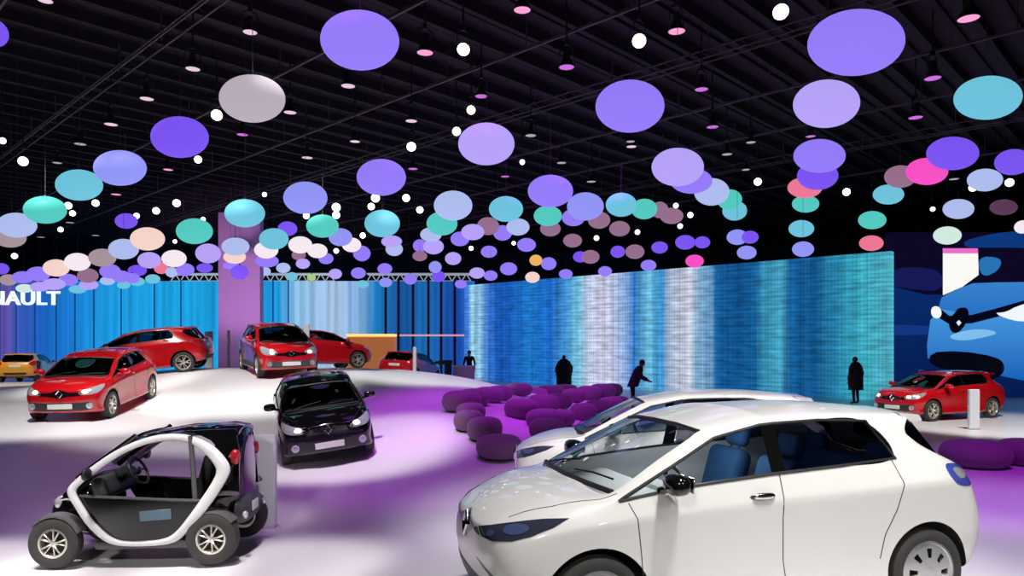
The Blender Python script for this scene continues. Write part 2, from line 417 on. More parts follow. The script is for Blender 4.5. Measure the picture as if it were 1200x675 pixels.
def patch(bvh, pts3, direction, name, m, parent, step=.03, off=.004, thick=.012, round_=0):
    """a panel with its own outline laid on the body surface, outline given as rough 3D points"""
    d = Vector(direction).normalized()                     # pointing outwards
    a = d.cross(Vector((0, 0, 1))).normalized(); b = a.cross(d).normalized()
    poly = [Vector((Vector(p).dot(a), Vector(p).dot(b))) for p in pts3]
    for _ in range(round_):
        poly = [q for i in range(len(poly)) for q in (poly[i].lerp(poly[(i + 1) % len(poly)], .25), poly[i].lerp(poly[(i + 1) % len(poly)], .75))]
    # resample the outline
    ring = []
    for i, p in enumerate(poly):
        q = poly[(i + 1) % len(poly)]; k = max(1, int((q - p).length / step))
        ring += [p.lerp(q, t / k) for t in range(k)]
    xs = [p.x for p in ring]; ys = [p.y for p in ring]
    def inside(p):
        c = False
        for i in range(len(ring)):
            u, w = ring[i], ring[i - 1]
            if (u.y > p.y) != (w.y > p.y) and p.x < (w.x - u.x) * (p.y - u.y) / (w.y - u.y + 1e-12) + u.x: c = not c
        return c
    pts = list(ring); x = min(xs) + step / 2
    while x < max(xs):
        y = min(ys) + step / 2
        while y < max(ys):
            p = Vector((x, y))
            if inside(p) and min((p - r).length for r in ring) > step * .45: pts.append(p)
            y += step
        x += step
    n = len(ring)
    vs2, es2, fs2, _, _, _ = geometry.delaunay_2d_cdt(pts, [(i, (i + 1) % n) for i in range(n)], [list(range(n))], 1, 1e-6)
    co = []
    for p in vs2:
        o3 = a * p.x + b * p.y + d * 4
        hit, nrm, _, _ = bvh.ray_cast(o3, -d)
        if hit is None:
            hit, nrm, _, _ = bvh.find_nearest(a * p.x + b * p.y + d * .9)
        co.append((hit, nrm))
    edges = {}
    for f in fs2:
        for i in range(len(f)):
            k = tuple(sorted((f[i], f[(i + 1) % len(f)]))); edges[k] = edges.get(k, 0) + 1
    N = len(co)
    V = [h + nr * off for h, nr in co] + [h + nr * (off - thick) for h, nr in co]
    Fs = [tuple(f) for f in fs2] + [(i, j, j + N, i + N) for (i, j), c in edges.items() if c == 1]
    me = mesh_from(name, V, Fs, m)
    bm = bmesh.new(); bm.from_mesh(me); bmesh.ops.recalc_face_normals(bm, faces=bm.faces[:]); bm.to_mesh(me); bm.free()
    for p in me.polygons: p.use_smooth = True
    me.set_sharp_from_angle(angle=math.radians(50))
    return link(name, me, parent)

def seam(bvh, pts, name, m, parent, r=.0035, direction='side', sgn=1, step=.02, off=.0004):
    """thin joint line following the body; pts are (x,z) for side, or 3D"""
    out = []
    P3 = [Vector((p[0], 0, p[1])) if direction == 'side' else Vector(p) for p in pts]
    res = []
    for p, q in zip(P3, P3[1:]):
        k = max(1, int((q - p).length / step)); res += [p.lerp(q, t / k) for t in range(k)]
    res.append(P3[-1])
    for p in res:
        if direction == 'side': hit, nr, _, _ = bvh.ray_cast(Vector((p.x, 3 * sgn, p.z)), Vector((0, -sgn, 0)))
        elif direction == 'top': hit, nr, _, _ = bvh.ray_cast(Vector((p.x, p.y, 4)), Vector((0, 0, -1)))
        else: hit, nr, _, _ = bvh.ray_cast(Vector((4 * sgn, p.y, p.z)), Vector((-sgn, 0, 0)))
        if hit is not None: out.append(hit + nr * off)
    if len(out) > 1: return MB().tube(out, r, 5).build(name, m, parent)

_wheel_cache = {}
def wheel_meshes(style):
    if style in _wheel_cache: return _wheel_cache[style]
    R, W, RR = (.315, .20, .222) if style != 'buggy' else (.272, .15, .152)
    t = MB().lathe([(RR, -W * .42), (RR + .02, -W * .5), (R - .035, -W * .5), (R - .008, -W * .40), (R, -W * .2), (R, W * .2), (R - .008, W * .40), (R - .035, W * .5), (RR + .02, W * .5), (RR, W * .42)], 48)
    tyre = t.data('tyre', M['tyre'])
    r = MB()
    # local z = outboard
    r.lathe([(RR + .004, -W * .3), (RR + .006, W * .44), (RR - .012, W * .46), (RR - .022, W * .38), (RR - .022, -W * .3)], 48, closed=True)
    if style == 'disc':
        n = 8; rin, rout = .105, .172; NN = 96
        prof_z = lambda q: W * .44 - .02 * (q / RR) ** 2 + .012
        rad = [0, .03, .06, .085, rin, .125, .15, rout, .19, RR - .01]
        rings = []
        for q in rad: rings.append([r.bm.verts.new((q * math.cos(2 * PI * k / NN), q * math.sin(2 * PI * k / NN), prof_z(q))) for k in range(NN)] if q else [r.bm.verts.new((0, 0, prof_z(0) + .004))])
        for a in range(len(rad) - 1):
            for k in range(NN):
                ph = (k + .5) / NN * n % 1
                if rin - 1e-6 <= rad[a] < rout - 1e-6 and .36 < ph < .64: continue
                A, B = rings[a], rings[a + 1]; k2 = (k + 1) % NN
                if len(A) == 1: r.bm.faces.new((A[0], B[k], B[k2]))
                else: r.bm.faces.new((A[k], B[k], B[k2], A[k2]))
        for k in range(5):
            an = 2 * PI * k / 5 + .3
            r.lathe([(.0, .0), (.009, .0), (.009, .004), (0, .005)], 8, Matrix.Translation((.055 * math.cos(an), .055 * math.sin(an), prof_z(.05) - .001)))
    else:
        n = 5; spread = .17
        hk = .62 if style == 'buggy' else 1; r.lathe([(0, W * .40), (.03 * hk, W * .42), (.058 * hk, W * .38), (.062 * hk, W * .1), (0, W * .1)], 24)
        for k in range(n):
            for sg in (-1, 1):
                a0 = 2 * PI * k / n + PI / 2 + sg * spread * .7; a1 = 2 * PI * k / n + PI / 2 + sg * spread * 1.35
                p0 = Vector((.045 * hk * math.cos(a0), .045 * hk * math.sin(a0), W * .36)); p1 = Vector(((RR - .012) * math.cos(a1), (RR - .012) * math.sin(a1), W * .40))
                dv = (p1 - p0); L = dv.length
                rot = Euler((0, 0, math.atan2(dv.y, dv.x)))
                r.box((p0 + p1) / 2, (L, .026 if style != 'buggy' else .017, .022), rot, .006, 1)
    rim = r.data('rim', M['rim'] if style == 'disc' else M['rim_gold'])
    d = MB().lathe([(0, 0), (RR - .026, 0), (RR - .026, -.02), (0, -.02)], 32)
    disc = d.data('brake_disc', M['dark_trim'])
    _wheel_cache[style] = (tyre, rim, disc, W)
    return _wheel_cache[style]

def add_wheel(parent, x, y, z, style, steer=0.0):
    tyre, rim, disc, W = wheel_meshes(style)
    s = 1 if y > 0 else -1
    w = link('wheel', tyre, parent); w.location = (x, y, z)
    w.rotation_euler = (Matrix.Rotation(steer, 3, 'Z') @ Matrix.Rotation(-s * PI / 2, 3, 'X') @ Matrix.Rotation(.35, 3, 'Z')).to_euler()
    link('rim', rim, w); link('brake_disc', disc, w)
    return w

def seat_mesh(m):
    b = MB()
    b.box((0, 0, .12), (.52, .50, .20), Euler((0, -.12, 0)), .07, 3)
    b.box((-.31, 0, .46), (.17, .48, .66), Euler((0, -.30, 0)), .07, 3)
    b.box((-.47, 0, .87), (.10, .27, .17), Euler((0, -.25, 0)), .045, 3)
    b.tube([(-.42, .06, .74), (-.46, .06, .82)], .008, 6).tube([(-.42, -.06, .74), (-.46, -.06, .82)], .008, 6)
    return b.data('seat', m)

def diamond(size, depth, name, m, parent, loc, rot):
    """open lozenge badge"""
    b = MB(); w, h = size
    rings = []
    prof = [(1.0, 0), (1.0, depth * .4), (.86, depth), (.62, depth * .4), (.62, 0)]
    for k in range(4):
        c = [(0, 1), (1, 0), (0, -1), (-1, 0)][k]
        rings.append([Vector((dz, c[0] * w / 2 * f, c[1] * h / 2 * (f if k % 2 else f * .98))) for f, dz in prof])
    R = [[b.bm.verts.new(p) for p in r] for r in rings]
    for k in range(4):
        A, B = R[k], R[(k + 1) % 4]
        for i in range(len(prof)): b.bm.faces.new((A[i], A[(i + 1) % len(prof)], B[(i + 1) % len(prof)], B[i]))
    o = b.build(name, m, parent, sharp=15); o.location = loc; o.rotation_euler = rot
    return o

def front_x(bvh, y, z):
    h = bvh.ray_cast(Vector((4, y, z)), Vector((-1, 0, 0)))[0]; return h.x if h else 1.9
def rear_x(bvh, y, z):
    h = bvh.ray_cast(Vector((-4, y, z)), Vector((1, 0, 0)))[0]; return h.x if h else -1.9

_shell_cache = {}
def make_car(name, label, kind, paint, style='hatch', level=2, wheel='sport', lit=False, glassm=None, group=None, seats='seat_dark', cat='car', hero=False):
    root = empty(name); tag(root, label, cat, group)
    key = (kind, level)
    if key not in _shell_cache: _shell_cache[key] = car_shell(kind, level)
    shell, bvh, nat, smooth, rax = _shell_cache[key]
    pm = M[paint]
    link('body', split_faces(shell, lambda f: f.material_index == 0, 'body', pm, nat), root)
    for s in (1, -1):
        for f in (1, -1):
            link('wheel_arch_lining', split_faces(shell, lambda q: q.material_index == 6 and q.calc_center_median().y * s > 0 and q.calc_center_median().x * f > 0, 'wheel_arch_lining', M['black_plastic']), root)
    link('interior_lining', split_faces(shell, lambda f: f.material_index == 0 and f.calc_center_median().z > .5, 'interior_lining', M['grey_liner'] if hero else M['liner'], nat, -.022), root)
    link('windscreen', split_faces(shell, lambda f: f.material_index == 1, 'windscreen', M['glass_clear'] if hero else (glassm or M['glass_far']), nat, -.004), root)
    gm = {2: M['glass_tint'], 3: M['glass_dark'], 4: M['glass_dark']} if hero else {2: glassm or M['glass_far'], 3: M['glass_dark'], 4: M['glass_dark']}
    for s in (1, -1):
        for k, nm in ((2, 'front_side_window'), (3, 'rear_side_window'), (5, 'pillar_trim')):
            m_ = gm.get(k, M['gloss_black'])
            link(nm, split_faces(shell, lambda f: f.material_index == k and f.calc_center_median().y * s > 0, nm, m_, nat, -.004 if k != 5 else .001), root)
    link('rear_window', split_faces(shell, lambda f: f.material_index == 4, 'rear_window', gm[4], nat, -.004), root)
    # black frame round the side glass
    T = variant(kind)
    for s in (1, -1):
        loop = [T(ZOE[5][i], 5, i) for i in range(3, 10)] + [T(ZOE[6][i], 6, i) for i in range(9, 2, -1)]
        pts = []
        for (x, y, z) in loop:
            h, nr, _, _ = bvh.find_nearest(Vector((x, y * s, z))); pts.append(h + nr * .002)
        pts.append(pts[0]); MB().tube(pts, .011, 6, cap=False).build('window_seal', M['dark_trim'], root)
    # header and cowl strips of the windscreen
    hd = [Vector(T((ZOE[j][5][0], ZOE[j][5][1] * s, ZOE[j][5][2]), j, 5)) for s, js in ((1, (7, 8, 9)), (-1, (8, 7))) for j in js]
    MB().tube([bvh.find_nearest(p)[0] for p in hd], .016, 6).build('windscreen_header', M['dark_trim'], root)
    cw = [Vector(T((ZOE[j][3][0] - .02, ZOE[j][3][1] * s, ZOE[j][3][2] + .01), j, 3)) for s, js in ((1, (7, 8, 9)), (-1, (8, 7))) for j in js]
    MB().tube([bvh.find_nearest(p)[0] for p in cw], .020, 8).build('cowl', M['dark_trim'], root)
    for s, y0 in ((1, .10), (-1, -.52)):
        pts = []
        for t in (0, .5, 1):
            q = Vector((1.17 - .09 * t, y0 + .5 * t, 0)); h = bvh.ray_cast(Vector((q.x, q.y, 3)), Vector((0, 0, -1)))[0]
            pts.append(h + Vector((.008, 0, .018)))
        MB().tube(pts, .007, 6).build('wiper', M['black_plastic'], root)
    # wheels
    for ax in (FAX, rax):
        for s in (1, -1): add_wheel(root, ax, s * .755, .315, wheel)
    # mirrors
    mz = T((.86, .8, 1.03))[2]
    for s in (1, -1):
        b = MB().ball((.80, s * .955, mz + .055), (.075, .115, .07), 14, 2.6).tube([(.84, s * .80, mz - .01), (.82, s * .88, mz + .015)], .025, 8)
        mm = b.build('wing_mirror', M['gloss_black'] if (hero or paint == 'black_paint') else pm, root)
        MB().box((.725, s * .955, mz + .055), (.008, .18, .10), None, .003, 1).build('mirror_glass', M['chrome'], mm)
    # doors: seams and handles
    w5 = lambda x: T((x, .8, 1.03 + (.75 - x) * .065))[2]
    for s in (1, -1):
        seam(bvh, [(1.07, w5(1.07) - .055), (1.03, .86), (1.0, .62), (.97, .30), (.93, .25)], 'door_seam', M['dark_trim'], root, sgn=s)
        seam(bvh, [(-.06, w5(-.06) + .01), (-.05, .80), (-.06, .5), (-.10, .24)], 'door_seam', M['dark_trim'], root, sgn=s)
        seam(bvh, [(-1.02, w5(-1.02)), (-1.06, .98), (-1.0, .80), (-.90, .62), (-.86, .45)], 'door_seam', M['dark_trim'], root, sgn=s)
        seam(bvh, [(.93, .255), (0, .245), (-.84, .255)], 'door_seam', M['dark_trim'], root, sgn=s)
        for hx, hz in (((.10, .955),) if hero else ((.08, .90), (-.86, 1.03 if kind != 'tall' else 1.1))):
            h = bvh.ray_cast(Vector((hx, 3 * s, hz)), Vector((0, -s, 0)))[0]
            hb = MB().ball((hx, h.y + s * .012, hz), (.088, .022, .024), 14, 2.6)
            ho = hb.build('door_handle', pm if not (hero) else M['chrome'], root)
            MB().ball((hx, h.y + s * .0, hz - .012), (.105, .008, .032), 14, 2.2).build('handle_recess', M['cladding'] if hero else M['dark_trim'], ho)
    # bonnet seam
    for s in (1, -1):
        seam(bvh, [(1.80, s * .52, 0), (1.55, s * .66, 0), (1.25, s * .735, 0), (1.12, s * .74, 0)], 'bonnet_seam', M['dark_trim'], root, r=.003, direction='top')
    rx = lambda y, z: rear_x(bvh, y, z)
    if style == 'zoe':
        for s in (1, -1):
            patch(bvh, [(1.965, s * .17, .715), (1.955, s * .26, .735), (1.90, s * .45, .785), (1.76, s * .62, .835), (1.60, s * .71, .862), (1.44, s * .76, .865),
                        (1.55, s * .77, .815), (1.68, s * .73, .755), (1.78, s * .66, .715), (1.88, s * .52, .69), (1.94, s * .34, .695), (1.96, s * .24, .70)], (.72, .62 * s, .25), 'headlight', M['lamp_dark'], root, .025)
            hl = [o for o in root.children if o.name.startswith('headlight')][-1]
            patch(bvh, [(1.80, s * .56, .80), (1.70, s * .66, .825), (1.66, s * .70, .79), (1.74, s * .66, .745), (1.82, s * .56, .75)], (.72, .62 * s, .25), 'lamp_lens', M['lamp_blue_clear'], hl, .02, off=.008, round_=2)
            patch(bvh, [(1.9, s * .44, .745), (1.86, s * .50, .76), (1.86, s * .50, .715), (1.9, s * .44, .705)], (.72, .62 * s, .25), 'lamp_lens', M['lamp_blue_clear'], hl, .02, off=.008, round_=2)
            patch(bvh, [(1.95, s * .30, .545), (1.93, s * .42, .535), (1.87, s * .56, .50), (1.82, s * .65, .44), (1.82, s * .665, .36), (1.84, s * .62, .36), (1.85, s * .60, .44), (1.90, s * .52, .495), (1.94, s * .40, .52)], (.8, .5 * s, 0), 'bumper_vent', M['gloss_black'], root, .02)
            patch(bvh, [(-1.50, s * .80, 1.09), (-1.62, s * .75, 1.085), (-1.73, s * .67, 1.05), (-1.80, s * .60, .97), (-1.80, s * .64, .92), (-1.70, s * .76, .90), (-1.52, s * .84, .945)], (-.55, .8 * s, .15), 'tail_light', M['lamp_blue'], root, .025, round_=2)
            tl = [o for o in root.children if o.name.startswith('tail_light')][-1]
            patch(bvh, [(-1.56, s * .79, 1.06), (-1.68, s * .72, 1.04), (-1.72, s * .70, .98), (-1.60, s * .79, .96)], (-.55, .8 * s, .15), 'lamp_lens', M['lamp_clear'], tl, .02, off=.007, round_=2)
        patch(bvh, [(1.97, -.24, .72), (1.97, 0, .815), (1.97, .24, .72), (1.97, .08, .66), (1.97, 0, .61), (1.97, -.08, .66)], (1, 0, .1), 'grille', M['gloss_black'], root, .03)
        diamond((.15, .20), .02, 'badge', M['chrome'], root, (front_x(bvh, 0, .71) + .002, 0, .71), (0, -.12, 0))
        patch(bvh, [(1.97, -.42, .42), (1.97, .42, .42), (1.97, .36, .30), (1.97, -.36, .30)], (1, 0, 0), 'lower_grille', M['black_plastic'], root, .05)
    else:
        grey = style == 'xover'
        for s in (1, -1):
            patch(bvh, [(1.95, s * .36, T((0, 0, .70))[2]), (1.90, s * .50, T((0, 0, .775))[2]), (1.76, s * .66, T((0, 0, .83))[2]), (1.55, s * .75, T((0, 0, .87))[2]), (1.48, s * .77, T((0, 0, .855))[2]), (1.62, s * .78, T((0, 0, .76))[2]),
                        (1.76, s * .72, .665), (1.86, s * .58, .63), (1.94, s * .42, .64)], (.78, .55 * s, .2), 'headlight', M['lamp_clear'], root, .04, round_=1)
            hl = [o for o in root.children if o.name.startswith('headlight')][-1]
            patch(bvh, [(1.90, s * .42, .74), (1.86, s * .54, .76), (1.85, s * .56, .67), (1.90, s * .44, .66)], (.78, .55 * s, .2), 'lamp_bulb', M['lamp_on'] if lit else M['lamp_dark'], hl, .03, off=.009, round_=2)
            fx = front_x(bvh, s * .60, .40)
            fo = MB().lathe([(0, .0), (.045, .0), (.055, .012), (.07, .012), (.07, -.03), (0, -.03)], 20, Matrix.Translation((fx + .022, s * .60, .40)) @ Matrix.Rotation(PI / 2 + .0, 4, 'Y') @ Matrix.Rotation(0, 4, 'X')).build('fog_lamp', M['lamp_clear'], root)
            tz = T((0, 0, 1.0))[2]
            patch(bvh, [(-1.50, s * .80, tz + .08), (-1.66, s * .72, tz + .07), (-1.80, s * .56, tz + .0), (-1.84, s * .50, tz - .10), (-1.80, s * .62, tz - .20), (-1.66, s * .79, tz - .17), (-1.50, s * .84, tz - .05)], (-.62, .75 * s, .1), 'tail_light', M['lamp_red'], root, .04, round_=1)
        patch(bvh, [(1.95, -.46, .70), (1.95, -.20, .705), (1.95, 0, .77), (1.95, .20, .705), (1.95, .46, .70), (1.95, .42, .63), (1.95, .16, .61), (1.95, 0, .575), (1.95, -.16, .61), (1.95, -.42, .63)], (1, 0, .1), 'grille', M['gloss_black'], root, .04)
        diamond((.165, .21), .03, 'badge', M['chrome'], root, (front_x(bvh, 0, .67) + .004, 0, .675), (0, -.1, 0))
        patch(bvh, [(1.95, -.60, .50), (1.95, -.45, .475), (1.95, .45, .475), (1.95, .60, .50), (1.95, .62, .31), (1.95, .45, .285), (1.95, -.45, .285), (1.95, -.62, .31)], (1, 0, 0), 'lower_grille', M['cladding'] if grey else M['black_plastic'], root, .05, off=.003)
        MB().box((front_x(bvh, 0, .40) + .014, 0, .395), (.014, .52, .11), Euler((0, -.03, 0)), .004, 1).build('number_plate', M['plate'], root)
        if grey:
            for s in (1, -1):
                patch(bvh, [(.86, s * .85, .40), (-.86, s * .85, .40), (-.86, s * .85, .26), (.86, s * .85, .26)], (0, s, 0), 'sill_cladding', M['cladding'], root, .08, off=.008)
    # rear
    MB().box((rx(0, .78) - .008, 0, .78), (.012, .52, .11), Euler((0, .05, 0)), .004, 1).build('number_plate', M['plate'], root)
    patch(bvh, [(-1.95, -.50, .46), (-1.95, .50, .46), (-1.95, .44, .35), (-1.95, -.44, .35)], (-1, 0, 0), 'rear_diffuser', M['black_plastic'], root, .06)
    diamond((.13, .17), .02, 'rear_badge', M['chrome'], root, (rx(0, .95) - .004, 0, .945), (0, .12, PI))
    e9 = T(ZOE[9][10], 9, 10); e7 = T(ZOE[7][10], 7, 10)
    sp = MB().loft([[Vector((e9[0] + .16, y, e9[2] + .022 - abs(y) * .05)), Vector((e9[0] - .03, y, e9[2] + .008 - abs(y) * .055)), Vector((e9[0] - .085 + y * y * .1, y, e9[2] - .022 - abs(y) * .06)), Vector((e9[0] - .085 + y * y * .1, y, e9[2] - .040 - abs(y) * .06)), Vector((e9[0] + .10, y, e9[2] - .045 - abs(y) * .05))] for y in np.linspace(-.56, .56, 9)])
    sp.build('roof_spoiler', pm, root)
    # inside
    if hero:  # glow panel and point light added to brighten the dark cabin
        MB().box((.12, 0, 1.43), (.16, .10, .025), None, .008, 1).build('dome_lamp', emat('dome lamp glass', (.9, .95, 1), 2.0, 'NONE'), root)
        pl = bpy.data.lights.new('dome_light', 'POINT'); pl.energy = 8; pl.color = (.9, .96, 1); pl.shadow_soft_size = .06
        po = bpy.data.objects.new('dome_light', pl); COL.objects.link(po); po.parent = root; po.location = (.12, 0, 1.36)
    sm = seat_mesh(M[seats])
    for x, y in ((-.02, .36), (-.02, -.36)):
        so = link('front_seat', sm, root); so.location = (x, y, .30); so.scale = (1, 1, 1.05)
    MB().box((-.92, 0, .50), (.5, 1.25, .2), None, .07, 3).box((-1.2, 0, .80), (.16, 1.22, .58), Euler((0, -.3, 0)), .07, 3).box((-1.3, .38, 1.13), (.09, .26, .15), None, .04).box((-1.3, -.38, 1.13), (.09, .26, .15), None, .04).build('rear_bench', M[seats], root)
    ds = MB().box((.82, 0, .84), (.46, 1.36, .20), Euler((0, .1, 0)), .08, 3).box((.62, .36, .95), (.16, .36, .08), None, .03).box((.60, 0, .66), (.16, .30, .40), None, .05)
    ds.build('dashboard', M['light_liner'] if hero else M['liner'], root)
    sw = MB().tube([(math.cos(t) * .18 * .35, math.sin(t) * .18, math.cos(t) * .18) for t in np.linspace(0, 2 * PI, 25)], .016, 8, cap=False).ball((0, 0, 0), (.03, .06, .06), 10).tube([(0, -.17, 0), (0, .17, 0)], .014, 6)
    so = sw.build('steering_wheel', M['black_plastic'], root); so.location = (.46, .36, .92)
    MB().box((-.1, 0, .26), (2.2, 1.4, .06), None, .02).build('cabin_floor', M['liner'], root)
    return root

def place(root, x, y, fwd, sink=0.0):
    f = Vector((fwd[0], fwd[1], 0)).normalized(); l = Vector((-f.y, f.x, 0))
    c = Vector((x, y, 0))
    def P(a, b): p = c + f * a + l * b; return Vector((p.x, p.y, fz(p.x, p.y)))
    a, b, d, e = P(1.29, .75), P(1.29, -.75), P(-1.29, .75), P(-1.29, -.75)
    fv = ((a + b) - (d + e)).normalized(); lv = ((a + d) - (b + e)); lv = (lv - fv * lv.dot(fv)).normalized(); up = fv.cross(lv)
    m = Matrix((fv, lv, up)).transposed().to_4x4(); m.translation = (a + b + d + e) / 4 - up * sink
    root.matrix_world = m
    return root

def from_anchor(local, px, d, fwd):
    """centre of a car whose local point (x forward, y left) stands at pixel column px, d metres away"""
    f = Vector((fwd[0], fwd[1])).normalized(); l = Vector((-f.y, f.x))
    w = Vector(((px - CX) / F * d, d)) - f * local[0] - l * local[1]
    return w.x, w.y

def add_cars():
    z1 = make_car('electric_hatchback', 'big white electric hatchback in front with black wing mirror, side on and closest', 'zoe', 'white_paint', 'zoe', 3, 'disc', seats='seat_blue', hero=True)
    place(z1, 1.58, 5.775, (-.964, -.265))
    z2 = make_car('electric_hatchback', 'white electric hatchback standing half hidden behind the closest white hatchback', 'zoe', 'white_paint', 'zoe', 2, 'disc', seats='seat_blue', hero=True)
    place(z2, 2.02, 9.05, (-.998, .07))
    c = make_car('hatchback', 'red hatchback with lozenge badge, turned three quarters towards the viewer above the white-ringed buggy', 'hatch', 'red_paint', 'hatch', 2, 'sport', lit=True)
    place(c, -10.36, 18.2, (.13, -.99))
    c = make_car('hatchback', 'red car seen from its side and tail, parked at the crest against the blue wall', 'hatch', 'red_paint', 'hatch', 2, 'sport')
    x, y = from_anchor((RAX, .84), 216, 22.4, (-.987, -.16)); place(c, x, y, (-.987, -.16))
    c = make_car('crossover', 'red crossover with grey bumper facing forward with headlamps lit, beside the mauve column', 'tall', 'red_paint', 'xover', 2, 'sport', lit=True)
    x, y = from_anchor((1.95, 0), 342, 20.9, (.50, -.866)); place(c, x, y, (.50, -.866))
    c = make_car('hatchback', 'red hatchback side on, nose to the orange counter, half hidden by the red crossover', 'hatch', 'red_paint', 'hatch', 2, 'sport')
    x, y = from_anchor((FAX, -.84), 420, 27.2, (.80, .60)); place(c, x, y, (.80, .60))
    c = make_car('hatchback', 'distant red hatchback showing its tail, sunk behind the crest in front of the orange counter', 'hatch', 'red_paint', 'hatch', 2, 'sport')
    x, y = from_anchor((-1.9, 0), 461, 32, (.26, .97)); place(c, x, y, (.26, .97))
    c = make_car('hatchback', 'orange yellow hatchback seen from behind under the white wall lettering', 'hatch', 'yellow_paint', 'hatch', 2, 'sport')
    x, y = from_anchor((-1.95, 0), 17, 35, (-.30, .95)); place(c, x, y, (-.30, .95))
    c = make_car('compact_car', 'glossy black compact car facing forward with headlamps lit', 'hatch', 'black_paint', 'hatch', 2, 'sport', lit=True)
    x, y = from_anchor((1.9, 0), 389, 13.3, (.33, -.945)); place(c, x, y, (.33, -.945))
    c = make_car('estate_car', 'red estate car with roof rails turned three quarters, below the big video screen', 'estate', 'red_paint', 'hatch', 2, 'sport', lit=True)
    x, y = from_anchor((FAX, .84), 1094, 21.4, (-.92, -.39)); place(c, x, y, (-.92, -.39))
    for s in (1, -1): MB().tube([(.1, s * .56, 1.40), (.05, s * .57, 1.435), (-1.3, s * .55, 1.42), (-1.4, s * .54, 1.38)], .018, 8).build('roof_rail', M['chrome'], c)
# ------------------------------------------------------------------ small two seat buggy with white door rings
def resample(poly, n, closed=True, smooth=2):
    P = [Vector(p) for p in poly]
    for _ in range(smooth):
        Q = []
        m_ = len(P)
        for i in range(m_):
            a, b = P[i], P[(i + 1) % m_]; Q += [a.lerp(b, .25), a.lerp(b, .75)]
        P = Q
    L = [0]
    for i in range(len(P)): L.append(L[-1] + (P[(i + 1) % len(P)] - P[i]).length)
    out = []; j = 0
    for k in range(n):
        t = L[-1] * k / n
        while L[j + 1] < t: j += 1
        f = (t - L[j]) / (L[j + 1] - L[j] + 1e-9); out.append(P[j].lerp(P[(j + 1) % len(P)], f))
    return out

